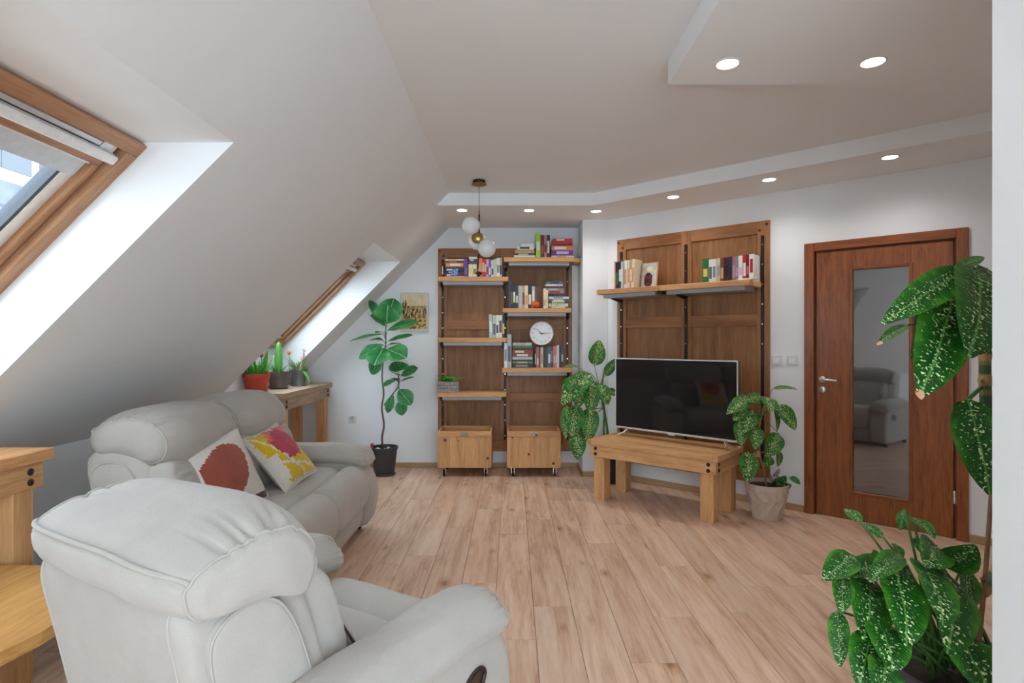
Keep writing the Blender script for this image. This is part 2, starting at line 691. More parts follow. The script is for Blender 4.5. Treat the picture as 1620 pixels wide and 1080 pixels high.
# the angled wall with an opening for the door
DS0, DS1, DZ = 1.852 - 0.035, 2.686 + 0.035, 2.03
S_END = 3.75
mb = MB()
for (a, b, z0, z1) in ((0, DS0, -0.05, 2.8), (DS1, S_END, -0.05, 2.8), (DS0, DS1, DZ, 2.8)):
    mb.prism([w2(a, 0), w2(b, 0), w2(b, -T), w2(a, -T)], z0, z1)
struct(mb.build('wall_television', WALL_M), 'white angled wall with the door')
o = MB().prism([(R_X, Y_END), (R_X + T, Y_END), (R_X + T, 4.2), (R_X, 4.2)], -0.05, 2.8).build('wall_right', WALL_M)
struct(o)
# partition whose end shows at the right edge of the picture
o = MB().prism([(1.148, 0.80), (R_X, 0.80), (R_X, 1.36), (1.148, 1.36)], -0.05, 2.8).build('wall_partition', WALL_M)
struct(o, 'end of a white partition wall')
# wall behind the camera; its unseen wide window is added for fill daylight
WB = (-1.3, 2.7, 0.10, 2.44)
mb = MB()
for (a, b, z0, z1) in ((-2.6, WB[0], -.05, 2.8), (WB[1], R_X + T, -.05, 2.8), (WB[0], WB[1], -.05, WB[2]), (WB[0], WB[1], WB[3], 2.8)):
    mb.prism([(a, Y_END - T), (b, Y_END - T), (b, Y_END), (a, Y_END)], z0, z1)
struct(mb.build('wall_rear', WALL_M))
wr = struct_empty('window_added', (0, Y_END - 0.06, 0))
mb = MB()
mb.box(WB[0], WB[1], -.03, .03, WB[2], WB[2] + .07).box(WB[0], WB[1], -.03, .03, WB[3] - .07, WB[3])
for xx in [WB[0] + .035 + (WB[1] - WB[0] - .07) * k_ / 4 for k_ in range(5)]:
    mb.box(xx - .035, xx + .035, -.03, .03, WB[2] + .07, WB[3] - .07)
mb.build('frame', WHITE_M, wr)
MB().box(WB[0] + .05, WB[1] - .05, -.004, .004, WB[2] + .05, WB[3] - .05).build('pane', PANE_M, wr)
# knee wall under the slope
KZ = KNEE_X + 3.17
o = MB().prism([(KNEE_X - T, Y_END), (KNEE_X, Y_END), (KNEE_X, BACK_Y), (KNEE_X - T, BACK_Y)], -0.05, KZ + 0.06).build('wall_left', WALL_M)
struct(o, 'low white knee wall under the sloped ceiling')


# sloped ceiling: inner face Z = X + 3.17, roof face 0.36 further out, with skylight wells cut through
def slope_z(x):
    return x + 3.17


OFF = 0.355
SKY_T, SKY_B = -1.078, -2.25               # x of the well's top and bottom edge on the inner face
WELLS = [(1.12, 2.205), (4.43, 5.50)]
SX0, SX1 = KNEE_X - 0.02, -0.55
ys = sorted({Y_END - .1, BACK_Y + .05} | {y for w in WELLS for y in w})
xs = [SX0, SKY_B, SKY_T, SX1]
mb = MB()
idx = {}


def sv(x, y, layer):
    key = (x, y, layer)
    if key not in idx:
        if layer == 0:
            p = (x, y, slope_z(x))
        else:                                # window plane: horizontal head, upright sill
            xo = x - OFF if x == SKY_T else x
            p = (xo, y, xo + 3.17 + OFF)
        idx[key] = mb.add([p], [])
    return idx[key]


def is_hole(i, j):
    return xs[i] == SKY_B and (ys[j], ys[j + 1]) in WELLS


for i in range(3):
    for j in range(len(ys) - 1):
        if is_hole(i, j):
            a, b, y0, y1 = xs[i], xs[i + 1], ys[j], ys[j + 1]
            for (p, q) in (((a, y0), (b, y0)), ((b, y0), (b, y1)), ((b, y1), (a, y1)), ((a, y1), (a, y0))):
                mb.f.append((sv(*p, 0), sv(*q, 0), sv(*q, 1), sv(*p, 1)))
                mb.mi.append(0)
            continue
        c4 = [(xs[i], ys[j]), (xs[i], ys[j + 1]), (xs[i + 1], ys[j + 1]), (xs[i + 1], ys[j])]
        mb.f.append(tuple(sv(*p, 0) for p in c4))
        mb.f.append(tuple(sv(*p, 1) for p in reversed(c4)))
        mb.mi += [0, 0]
slope = struct(mb.build('ceiling_slope', CEIL_M), 'sloped white attic ceiling with deep skylight wells')

# flat ceiling, soffit along the far walls, dropped panel
o = MB().prism([(SX1 - .02, Y_END - .1), (R_X + .1, Y_END - .1), (R_X + .1, 6.1), (SX1 - .02, 6.1)], H_CEIL, H_CEIL + 0.12).build('ceiling', CEIL_M)
struct(o, 'flat white ceiling')
e0 = w2(-0.06, 0.592)
kk = (4.975 - (O2.y + N2.y * 0.592)) / D2.y
c0 = (O2.x + N2.x * 0.592 + D2.x * kk, 4.975)
o = MB().prism([(-0.80, 4.975), c0, w2(S_END, 0.592), w2(S_END, -.05), w2(0, -0.05), (O2.x, COL_Y + .02), (COL_X - .01, COL_Y + .02), (COL_X - .01, BACK_Y + .02), (-0.80, BACK_Y + .02)],
               H_SOF, H_CEIL + 0.01).build('ceiling_soffit', CEIL_M)
struct(o, 'lowered ceiling strip along the far walls')
o = MB().prism([(0.724, Y_END), (R_X + .02, Y_END), (R_X + .02, 2.638), (0.724, 2.638)], H_SOF, H_CEIL + 0.01).build('ceiling_panel', CEIL_M)
struct(o, 'lowered ceiling panel with two downlights')


# baseboards
def baseboard(name, a, b, nrm, h=0.052, t=0.014):
    a, b = Vector(a), Vector(b)
    L = (b - a).length
    ang = math.atan2((b - a).y, (b - a).x)
    side = 1 if Vector((-(b - a).y, (b - a).x)).dot(Vector(nrm)) > 0 else -1
    m = MB().box(0, L, 0 if side > 0 else -t, t if side > 0 else 0, 0, h, c=0.003)
    o = m.build(name, BASE_M)
    o.location = (a.x, a.y, 0)
    o.rotation_euler = (0, 0, ang)
    return struct(o)


baseboard('baseboard_back', (KNEE_X, BACK_Y), (COL_X, BACK_Y), (0, -1))
baseboard('baseboard_niche', (COL_X, BACK_Y - .014), (COL_X, COL_Y - .014), (-1, 0))
baseboard('baseboard_column', (COL_X - .014, COL_Y), (O2.x - .01, COL_Y), (0, -1))
baseboard('baseboard_television', w2(0.0, 0), w2(1.768, 0), N2)
baseboard('baseboard_door', w2(2.765, 0), w2(3.55, 0), N2)
baseboard('baseboard_left', (KNEE_X, Y_END), (KNEE_X, BACK_Y), (1, 0))


# ------------------------------------------------------------------ roof windows
FRAME_M = wood('window_pine', lin(132, 90, 62), lin(174, 128, 94), lin(200, 158, 124), 'x', rough=0.35, rnd=0.05)
FRAME_MY = wood('window_pine', lin(132, 90, 62), lin(174, 128, 94), lin(200, 158, 124), 'y', rough=0.35, rnd=0.05)
BLIND_M = plain('grey_blind_cloth', (0.62, 0.64, 0.67, 1), 0.8)
CREAM_M = plain('cream_sash_paint', lin(232, 228, 220), 0.5)
GASKET_M = plain('grey_gasket', lin(70, 74, 82), 0.6)
LENGTH = (abs(SKY_B) - abs(SKY_T - OFF)) * math.sqrt(2)


def roof_window(name, y0, y1):
    r = bpy.data.objects.new(name, None)
    C.objects.link(r)
    struct(r, 'pine framed roof window with a half raised blind')
    xt = SKY_T - OFF
    q = math.sqrt(0.5)
    yc = (y0 + y1) / 2
    r.matrix_world = Matrix(((0, q, -q, xt), (-1, 0, 0, yc), (0, q, q, xt + 3.17 + OFF), (0, 0, 0, 1)))
    # local: x along the roof, y up the slope (0 at the head), z outwards
    w = (y1 - y0) / 2
    Lg = LENGTH
    f = 0.055
    MB().box(-w, w, -f, .0, -.03, .09, c=.003).build('frame_head', FRAME_M, r)
    MB().box(-w, w, -Lg, -Lg + f, -.03, .09, c=.003).build('frame_sill', FRAME_M, r)
    for sgn in (-1, 1):
        a, b = sorted((sgn * w, sgn * (w - f)))
        MB().box(a, b, -Lg + f, -f, -.03, .09, c=.003).build('frame_jamb', FRAME_MY, r)
    # sash, set a little deeper
    sw, s0, s1 = w - f - .012, -Lg + f + .01, -f - .06
    g = .05
    MB().box(-sw, sw, s1 - g, s1, .0, .085, c=.004).build('sash_rail', FRAME_M, r)
    MB().box(-sw, sw, s0, s0 + g, .0, .085, c=.004).build('sash_rail', FRAME_M, r)
    for sgn in (-1, 1):
        a, b = sorted((sgn * sw, sgn * (sw - .028)))
        MB().box(a, b, s0 + g, s1 - g, .0, .085, c=.004).build('sash_stile', FRAME_MY, r)
        a, b = sorted((sgn * (sw - .028), sgn * (sw - .075)))
        MB().box(a, b, s0 + g, s1 - g, .03, .085).build('sash_reveal', CREAM_M, r)
        a, b = sorted((sgn * (sw - .075), sgn * (sw - .09)))
        MB().box(a, b, s0 + g, s1 - g, .035, .08).build('gasket', GASKET_M, r)
    MB().box(-sw + .085, sw - .085, s0 + g, s1 - g, .055, .063).build('pane', PANE_M, r)
    # ventilation flap bar above the sash
    vb = MB().box(-w + f + .09, w - f - .09, -f - .035, -f - .008, -.005, .02, c=.005).build('vent_bar', ALU_M, r)
    MB().box(-w + f + .02, -w + f + .085, -f - .05, -f - .002, -.005, .03, c=.004).build('latch', ALU_M, vb)
    MB().box(w - f - .085, w - f - .02, -f - .05, -f - .002, -.005, .03, c=.004).build('latch', ALU_M, vb)
    MB().box(-w + f, w - f, -f - .055, -f, .03, .09).build('vent_slot', GASKET_M, r)
    # roller blind: cassette bar, cloth, bottom rail
    MB().box(-sw + .0, sw + .01, s1 - .012, s1 + .025, -.035, .0, c=.006).build('blind_cassette', WHITE_M, r)
    bl = MB().box(-sw + .035, sw - .035, s1 - g - .085, s1 - g + .005, .022, .026).build('blind', BLIND_M, r)
    MB().box(-sw + .03, sw - .03, s1 - g - .012, s1 - g + .004, .014, .022, c=.002).build('blind_rail', WHITE_M, bl)
    # handle at the bottom right of the sash
    return r


roof_window('window_1', *WELLS[0])
roof_window('window_2', *WELLS[1])

# the neighbouring house that shows through the near skylight
ROOF_M = plain('slate_roof', lin(84, 88, 96), 0.8, var=0.2, scale=3)
HOUSE_M = plain('pale_render', lin(150, 150, 150), 0.9)
hs = thing('neighbour_house', 'grey roofed house with dormers seen outside the near skylight', 'building', (-17, 19, -2.4))
MB().box(-3, 3, -9, 9, 0, 7.6).build('wall', HOUSE_M, hs)
mb = MB()
mb.add([(3.4, -9.3, 7.4), (3.4, 9.3, 7.4), (-.2, 9.3, 11.8), (-.2, -9.3, 11.8), (-3.8, -9.3, 7.4), (-3.8, 9.3, 7.4)],
       [(0, 1, 2, 3), (3, 2, 5, 4), (0, 3, 4), (1, 5, 2), (0, 4, 5, 1)])
mb.build('roof', ROOF_M, hs)
for dy in (-6, -2.6, 0.8, 4.2):
    d = MB().box(.9, 2.7, dy - .8, dy + .8, 8.2, 10.2).build('dormer', HOUSE_M, hs)
    m2 = MB()
    m2.add([(2.9, dy - 1, 10.1), (2.9, dy + 1, 10.1), (2.9, dy, 10.9), (0.3, dy - 1, 10.1), (0.3, dy + 1, 10.1), (0.3, dy, 10.9)],
           [(0, 1, 2), (3, 5, 4), (0, 2, 5, 3), (1, 4, 5, 2), (0, 3, 4, 1)])
    m2.build('dormer_roof', ROOF_M, d)
    MB().box(2.68, 2.74, dy - .5, dy + .5, 8.6, 9.9).build('dormer_window', GASKET_M, d)
MB().box(-.6, .2, -4.6, -3.8, 10.5, 13).build('chimney', plain('brick_red', lin(150, 96, 80), 0.9), hs)


# ------------------------------------------------------------------ lamps
def downlight(x, y, k, label, grp):
    t = thing('ceiling_downlight', label, 'light', (x, y, H_SOF), 0, grp)
    pr = [(0.044, 0.0), (0.052, -0.001), (0.053, -0.004), (0.046, -0.006), (0.043, -0.003)]
    MB().lathe(pr, 28, cap0=False, cap1=False).build('trim_ring', WHITE_M, t, smooth=60)
    MB().lathe([(0.0005, -0.0028), (0.0435, -0.0028)], 28, cap0=False, cap1=False).build(
        'lens', plain('lit_lens', (1, 1, 1, 1), 0.5, emit=(1, 0.97, 0.93, 1), es=14.0), t)
    ld = bpy.data.lights.new('downlight_lamp', 'SPOT')
    ld.energy = DOWNLIGHT_W
    ld.color = (1.0, 0.985, 0.97)
    ld.spot_size = math.radians(150)
    ld.spot_blend = 0.9
    ld.shadow_soft_size = 0.05
    lo = bpy.data.objects.new('downlight_lamp', ld)
    C.objects.link(lo)
    lo.parent = t
    lo.location = (0, 0, -0.012)
    return t


DL = [((-0.452, 5.149), 'round downlight nearest the sloped ceiling, left of the pendant cord'),
      ((0.155, 5.155), 'round downlight in the soffit above the highest bookcase shelf'),
      ((0.766, 5.187), 'round downlight in the soffit in front of the wall column'),
      ((1.325, 4.677), 'round downlight in the soffit above the television shelf'),
      ((1.888, 4.175), 'round downlight between television panel and door in the soffit'),
      ((2.437, 3.668), 'round downlight in the soffit above the door'),
      ((0.922, 2.434), 'large round downlight by the corner of the lowered ceiling panel'),
      ((1.534, 2.418), 'large round downlight of the lowered panel beside the partition'),
      ((0.93, 1.86), 'round downlight at the top edge of the picture in the lowered panel')]
for i, ((x, y), lb) in enumerate(DL):
    downlight(x, y, i, lb, 'recessed ceiling downlights')

# pendant with three globes
pd = thing('pendant_lamp', 'pendant lamp with three white glass globes on a black rod', 'lamp', (-0.266, 4.60, H_CEIL))
MB().lathe([(0.05, 0.0), (0.052, -0.012), (0.048, -0.022)], 28).build('canopy', BLACK_M, pd, smooth=40)
MB().lathe([(0.048, -0.022), (0.06, -0.028), (0.062, -0.034), (0.045, -0.042), (0.01, -0.046)], 28).build('canopy_dish', BRASS_M, pd, smooth=50)
MB().tube([(0, 0, -0.04), (0, 0, -0.255)], 0.0022, 8).build('cord', plain('brown_cord', lin(92, 76, 66), 0.7), pd)
MB().lathe([(0.005, -0.275), (0.006, -0.25), (0.004, -0.24)], 12).build('cord_grip', BRASS_M, pd, smooth=50)
MB().tube([(0, 0, -0.272), (0, 0, -0.57), (-0.012, 0.0, -0.72)], 0.006, 10).build('rod', BLACK_M, pd, smooth=50)
GLOBE_M = plain('opal_glass', (0.80, 0.80, 0.80, 1), 0.25, var=0.01)
for (dx, dy, dz) in ((-0.066, 0.0, -0.362), (-0.02, 0.072, -0.475), (0.062, -0.01, -0.548)):
    g = MB().sphere((dx, dy, dz), 0.074, 32, 20).build('globe', GLOBE_M, pd, smooth=80)
rot = Matrix.Rotation(PI / 2, 3, 'X')
MB().lathe([(0.046, 0.0), (0.048, 0.012), (0.03, 0.024), (0.006, 0.028)], 28, -0.014, 0.012, -0.462, axis=rot).build('brass_cup', BRASS_M, pd, smooth=50)


# ------------------------------------------------------------------ door, switches, socket
DG_M, _nt, _b = new_mat('smoked_door_glass')
_tc = nd(_nt, 'ShaderNodeTexCoord')
_nz = nd(_nt, 'ShaderNodeTexNoise', Scale=2.0)
_nt.links.new(_tc.outputs['Object'], _nz.inputs['Vector'])
_rp = nd(_nt, 'ShaderNodeValToRGB')
_rp.color_ramp.elements[0].color = (0.024, 0.025, 0.028, 1)
_rp.color_ramp.elements[1].color = (0.031, 0.032, 0.035, 1)
_nt.links.new(_nz.outputs['Fac'], _rp.inputs['Fac'])
_nt.links.new(_rp.outputs['Color'], _b.inputs['Base Color'])
_b.inputs['Roughness'].default_value = 0.03
_b.inputs['Specular IOR Level'].default_value = 0.9
_b.inputs['IOR'].default_value = 1.95

dr = struct_empty('door_1', (*w2(0, 0), 0), ROT2, 'dark oak door with a tall smoked glass pane')
# local: x along the wall, y into the wall (room side is negative), z up
A0, A1, B0, B1 = 1.771, 2.762, 1.852, 2.686
MB().box(A0, B0 - .012, -.022, .10, 0, 2.072, c=.004).build('casing_side', oakdoor('z'), dr)
MB().box(B1 + .012, A1, -.022, .10, 0, 2.072, c=.004).build('casing_side', oakdoor('z'), dr)
MB().box(B0 - .012, B1 + .012, -.022, .10, 2.008, 2.072, c=.004).build('casing_head', oakdoor('x'), dr)
MB().box(B0 - .012, B0 + .02, .034, .08, 0, 2.008).build('stop', oakdoor('z'), dr)
MB().box(B1 - .02, B1 + .012, .034, .08, 0, 2.008).build('stop', oakdoor('z'), dr)
MB().box(B0, B1, .034, .08, 1.975, 2.008).build('stop', oakdoor('x'), dr)
G0, G1, GZ0, GZ1 = 2.076, 2.459, 0.20, 1.866
lf = struct_empty('leaf', (0, 0, 0))
lf.parent = dr
del lf['kind']
MB().box(B0 + .004, G0 + .01, -.006, .034, .006, 1.992, c=.002).build('leaf_side', oakdoor('z'), lf)
MB().box(G1 - .01, B1 - .004, -.006, .034, .006, 1.992, c=.002).build('leaf_side', oakdoor('z'), lf)
MB().box(G0 + .01, G1 - .01, -.006, .034, .006, GZ0 + .01).build('leaf_rail', oakdoor('z'), lf)
MB().box(G0 + .01, G1 - .01, -.006, .034, GZ1 - .01, 1.992).build('leaf_rail', oakdoor('z'), lf)
mw = 0.022
MB().box(G0, G0 + mw, -.015, .0, GZ0, GZ1, c=.004).build('glazing_bead', oakdoor('z'), lf)
MB().box(G1 - mw, G1, -.015, .0, GZ0, GZ1, c=.004).build('glazing_bead', oakdoor('z'), lf)
MB().box(G0 + mw, G1 - mw, -.015, .0, GZ0, GZ0 + mw, c=.004).build('glazing_bead', oakdoor('x'), lf)
MB().box(G0 + mw, G1 - mw, -.015, .0, GZ1 - mw, GZ1, c=.004).build('glazing_bead', oakdoor('x'), lf)
MB().box(G0 + mw - .004, G1 - mw + .004, .004, .012, GZ0 + mw - .004, GZ1 - mw + .004).build('pane', DG_M, lf)
rx = Matrix.Rotation(PI / 2, 3, 'X')
SATIN_M = plain('satin_nickel', (0.70, 0.69, 0.67, 1), 0.3, metal=0.9)
hd = MB().lathe([(0.024, 0), (0.025, .004), (0.022, .008), (.009, .01), (.009, .04)], 20, 1.895, -.006, 1.032, axis=rx)
hd.tube([(1.895, -.044, 1.032), (1.91, -.052, 1.033), (1.95, -.054, 1.032), (2.0, -.05, 1.028)], [.010, .0095, .009, .007], 10)
hd.build('handle', SATIN_M, dr, smooth=50)
kh = MB().lathe([(0.022, 0), (0.023, .004), (0.02, .007)], 20, 1.895, -.006, .955, axis=rx).build('key_rosette', SATIN_M, dr, smooth=50)
MB().box(1.892, 1.898, -.0145, -.012, .943, .964).build('keyhole', BLACK_M, kh)
for z in (1.72, 1.17, .24):
    MB().lathe([(.008, z), (.009, z + .004), (.009, z + .036), (.0075, z + .038), (.0075, z + .042), (.009, z + .044), (.009, z + .08), (.006, z + .086)], 12, B1 + .003, -.012, 0).build('hinge', SATIN_M, dr, smooth=40)
# threshold strip
MB().box(B0, B1, -.02, .05, 0.0, .004).build('threshold', plain('threshold_cream', lin(208, 190, 166), .5), dr)


def wall_switch(s, label):
    t = thing('light_switch', label, 'switch', (*w2(s, 0), 1.17), ROT2, 'white switches beside the door')
    MB().box(-.041, .041, -.009, 0, -.041, .041, c=.004).build('frame', plain('switch_white', (.74, .74, .74, 1), .4), t)
    MB().box(-.026, .026, -.014, -.008, -.026, .026, c=.003).build('rocker', WHITE_M, t)


wall_switch(s_of(1229, 0), 'white wall switch closer to the wooden panel')
wall_switch(s_of(1254, 0), 'white wall switch closer to the door casing')
so = thing('wall_socket', 'white wall socket low between sofa and fig tree', 'socket', (-1.672, BACK_Y, 0.505))
MB().box(-.042, .042, -.009, 0, -.042, .042, c=.004).build('frame', plain('switch_white', (.74, .74, .74, 1), .4), so)
MB().lathe([(.031, .008), (.031, .013), (.026, .0135), (.024, .010)], 24, axis=rx).build('inset', plain('socket_grey', (.62, .62, .63, 1), .5), so, smooth=40)
for q in (-1, 1):
    MB().lathe([(.0035, .0095), (.0035, .0145)], 8, q * .0095, 0, 0, axis=rx).build('pin_hole', BLACK_M, so)
MB().tube([(-.012, -.013, .018), (0, -.016, .024), (.012, -.013, .018)], .003, 6).build('earth_clip', GASKET_M, so)


# ------------------------------------------------------------------ wooden wall panels with slotted standards
def wall_panel(name, label, loc, rotz, s0, width, z0=0.175, z1=2.292):
    """local: x along the wall, y into the wall, front of the frame at y = -0.03"""
    r = thing(name, label, 'wall panel', loc, rotz, 'stained panels that carry the shelves')
    x0, x1 = s0, s0 + width
    st = 0.095
    xm = (x0 + x1) / 2
    for (a, b) in ((x0, x0 + st), (xm - .048, xm + .048), (x1 - st, x1)):
        MB().box(a, b, -.03, -.001, z0, z1, c=.002).build('stile', stile('z'), r)
    cols = ((x0 + st, xm - .048), (xm + .048, x1 - st))
    rails = ((z0, z0 + .10), (.69, .785), (1.447, 1.545), (z1 - .10, z1))
    for (a, b) in cols:
        for (c, d) in rails:
            MB().box(a, b, -.03, -.001, c, d, c=.002).build('rail', stile('x'), r)
        for (c, d) in ((rails[0][1], rails[1][0]), (rails[1][1], rails[2][0]), (rails[2][1], rails[3][0])):
            MB().box(a, b, -.012, -.001, c, d).build('board', walnut('z'), r)
    for xx in (x0 + .05, xm, x1 - .05):
        o = MB().box(xx - .012, xx + .012, -.042, -.03, z0 + .12, z1 - .12).build('slotted_standard', BLACK_M, r)
        sl = MB()
        z = z0 + .16
        while z < z1 - .14:
            sl.box(xx - .0035, xx + .0035, -.0428, -.0415, z, z + .012)
            z += .16
        so_ = sl.build('screws', CHROME_M, o)
        so_['kind'] = 'stuff'
    bl = MB()
    for (xx, zz) in ((x0 + .018, z1 - .03), (x1 - .02, z1 - .03), (x1 - .075, z1 - .075), (x0 + .06, z1 - .08)):
        k = MB().lathe([(.012, .029), (.012, .031), (.009, .033)], 12, xx, 0, zz, axis=rx).build('plug', plain('dark_plug', lin(70, 46, 30), .6), r)
    return r


PX0, PX1 = -0.772, 0.627
wall_panel('wooden_backdrop', 'stained wooden panel on the far wall behind the bookcase shelves', (0, BACK_Y, 0), 0, PX0, PX1 - PX0)
wall_panel('wooden_backdrop', 'stained wooden panel on the angled wall behind the television', (*w2(0, 0), 0), ROT2, 0.123, 1.395)


def shelf(label, loc, rotz, x0, x1, ztop, grp, front=-0.31, back=-0.044, brk=()):
    r = thing('wall_shelf', label, 'shelf', (loc[0], loc[1], ztop), rotz, grp)
    MB().box(x0, x1, front, back, -.045, 0, c=.003).build('board', pine('x'), r)
    MB().box(x0 + .05, x1 - .05, front + .035, back, -.078, -.045).build('light_profile', PROFILE_M, r)
    for xx in brk:
        m = MB()
        m.add([(xx - .006, back + .002, -.045), (xx + .006, back + .002, -.045), (xx - .006, front + .09, -.045), (xx + .006, front + .09, -.045),
               (xx - .006, front + .09, -.085), (xx + .006, front + .09, -.085), (xx - .006, back + .002, -.11), (xx + .006, back + .002, -.11)],
              [(0, 1, 3, 2), (2, 3, 5, 4), (4, 5, 7, 6), (6, 7, 1, 0), (0, 2, 4, 6), (1, 7, 5, 3)])
        m.build('bracket', BLACK_M, r)
    return r


BL = (0, BACK_Y)
GS = 'pine shelves of the bookcase'
xl0, xl1, xr0, xr1 = -.742, -.038, -.081, .622
Z_L1, Z_L2, Z_L3, Z_R1, Z_R2, Z_R3 = 1.965, 1.358, .812, 2.16, 1.652, 1.057
xm_ = (PX0 + PX1) / 2
bl_, br_ = PX0 + .05, PX1 - .05
shelf('pine shelf with blue ornament and purple books below the pendant lamp', BL, 0, xl0, xl1, Z_L1, GS, brk=(bl_, xm_ - .016))
shelf('pine shelf with a few white books left of the clock', BL, 0, xl0 + .004, xl1 - .014, Z_L2, GS, brk=(bl_, xm_ - .016))
shelf('pine shelf that carries the small grey planter box', BL, 0, xl0 - .006, xl1 - .018, Z_L3, GS, brk=(bl_, xm_ - .016))
shelf('highest pine shelf of the bookcase with the lime green book', BL, 0, xr0, xr1, Z_R1, GS, brk=(xm_ + .016, br_))
shelf('pine shelf with the orange pumpkin above the clock', BL, 0, xr0 - .012, xr1 - .032, Z_R2, GS, brk=(xm_ + .016, br_))
shelf('pine shelf with the clock and a dense row of books', BL, 0, xr0 - .016, xr1 - .022, Z_R3, GS, brk=(xm_ + .016, br_))
Z_T = 1.80
TW = w2(0, 0)
shelf('pine shelf board above the television with tall books', TW, ROT2, .073, .70, Z_T, 'pine shelf boards above the television', brk=(.173,))
shelf('pine shelf board above the television with the green spined book', TW, ROT2, .704, 1.46, Z_T, 'pine shelf boards above the television', brk=(.82,))

jp = thing('shelf_joint', 'black metal joint where the two boards above the television meet', 'bracket', (*w2(.702, 0), Z_T - .045), ROT2)
MB().box(-.022, .022, -.30, -.044, -.022, 0).build('clip', BLACK_M, jp)
# ------------------------------------------------------------------ books
COL = {'white': (222, 220, 214), 'cream': (226, 212, 184), 'black': (30, 29, 31), 'navy': (38, 44, 76), 'maroon': (98, 30, 40), 'red': (178, 30, 38),
       'crimson': (196, 40, 66), 'purple': (98, 50, 140), 'violet': (110, 86, 150), 'lavender': (190, 176, 214), 'orange': (222, 128, 48),
       'peach': (222, 142, 104), 'brown': (104, 70, 48), 'tan': (198, 156, 108), 'grey': (126, 128, 132), 'silver': (180, 184, 188),
       'dark grey': (62, 64, 70), 'lime green': (150, 206, 40), 'green': (40, 112, 58), 'olive': (128, 120, 50), 'pale green': (186, 200, 170),
       'pink': (214, 132, 140), 'rose': (190, 110, 112), 'dark green': (30, 58, 46), 'blue': (60, 92, 160), 'yellow': (224, 200, 90), 'slate': (84, 96, 112)}
PAGES_M = plain('book_pages', lin(226, 217, 196), .9, var=.08, scale=300)
ORD = ['first', 'second', 'third', 'fourth', 'fifth', 'sixth', 'seventh', 'eighth', 'ninth', 'tenth', 'eleventh', 'twelfth', 'thirteenth', 'fourteenth']


def cover_mat(c):
    return plain('cover_' + c.replace(' ', '_'), lin(*COL[c]), .45, var=.10, scale=60)


def book(label, grp, c, loc, rotz, w, h, d, lying=False, strip=None, tilt=0.0):
    """upright: w thick, h tall; lying: w long, h thick.  Spine faces local -y, the book reaches d towards the wall."""
    t = thing('book', label, 'book', loc, rotz, grp)
    if tilt:
        t.rotation_euler = (0, tilt, rotz)
    b = .0028
    m = MB()
    pg = MB()
    if lying:
        m.box(0, w, 0, d, 0, b).box(0, w, 0, d, h - b, h).box(0, w, 0, b, b, h - b)
        pg.box(.004, w - .004, b, d - .006, b, h - b)
    else:
        m.box(0, b, 0, d, 0, h).box(w - b, w, 0, d, 0, h).box(b, w - b, 0, b, 0, h)
        pg.box(b, w - b, b, d - .006, .003, h - .004)
    m.build('cover', cover_mat(c), t)
    pg.build('pages', PAGES_M, t)
    if strip:
        sc_, a0, a1 = strip
        q = MB()
        if lying:
            q.box(w * a0, w * a1, -.0007, .001, h * .22, h * .78)
        else:
            q.box(w * .16, w * .84, -.0007, .001, h * a0, h * a1)
        q.build('spine_title', cover_mat(sc_), t)
    return t


random.seed(11)


def row(items, x, z, where, grp, place, ydef, gap=.0012):
    """items: (colour, thickness, height, strip colour or None); place(x, y) gives room xy; books stand left to right"""
    rz = 0 if place is None else ROT2
    for i, it in enumerate(items):
        c, w, h, sc_ = it[:4]
        tl = it[4] if len(it) > 4 else 0.0
        y = ydef + random.uniform(-.012, .012)
        xy = (x, BACK_Y + y) if place is None else place(x, -y)
        st = None
        if sc_:
            a = random.uniform(.12, .3)
            st = (sc_, a, a + random.uniform(.3, .55))
        book('%s book, %s from left of the %s' % (c, ORD[i], where), grp, c, (*xy, z), rz, w, h, random.uniform(.135, .155) if h < .25 or place is not None else .175, False, st, tl)
        x += w + gap


def stack(items, x, z, where, grp, ydef, place=None):
    """items from the bottom: (colour, length, thickness, dx, strip)"""
    for i, (c, L, h, dx, sc_) in enumerate(items):
        y = ydef + random.uniform(-.012, .012)
        st = None
        if sc_:
            a = random.uniform(.1, .25)
            st = (sc_, a, a + random.uniform(.4, .6))
        book('%s book lying %s from bottom of the %s' % (c, ORD[i], where), grp, c, (x + dx, BACK_Y + y, z), 0, L, h, .145, True, st)
        z += h + .0006
    return z


SC = 158.5
X = lambda u: (u - 810) / SC
YF = -.27
# shelf below the pendant
g = 'books on the shelf below the pendant lamp'
row([('maroon', .016, .15, 'white')], X(698), Z_L1, 'shelf below the pendant lamp', g, None, YF + .03)
stack([('white', .19, .012, .012, None), ('maroon', .195, .026, 0, 'white'), ('navy', .20, .024, 0, 'silver'), ('black', .20, .024, .002, 'white'), ('slate', .19, .018, .01, None),
       ('peach', .18, .036, .016, 'cream'), ('brown', .185, .022, .012, 'rose'), ('cream', .19, .016, .008, 'tan')], X(702), Z_L1, 'stack behind the blue ornament', g, YF + .02)
row([('purple', .037, .186, 'violet')], X(734), Z_L1, 'shelf, beside the stack with the blue ornament', g, None, YF)
row([('cream', .040, .128, 'yellow'), ('cream', .040, .128, 'olive')], X(741), Z_L1, 'low pair under two lying books', g, None, YF)
stack([('violet', .088, .030, 0, 'brown'), ('navy', .088, .022, 0, 'white'), ('white', .080, .022, .004, None)], X(741), Z_L1 + .1286, 'short pile on the low cream pair', g, YF + .005)
row([('orange', .046, .188, 'tan'), ('red', .018, .182, 'white'), ('crimson', .020, .182, 'yellow'), ('lavender', .024, .178, 'purple'), ('violet', .022, .182, 'white'),
     ('white', .028, .17, 'slate'), ('pale green', .026, .18, None), ('white', .03, .19, 'grey'), ('silver', .022, .196, 'black')], X(755.5), Z_L1, 'upright row ending at the bookcase middle', g, None, YF, .0008)
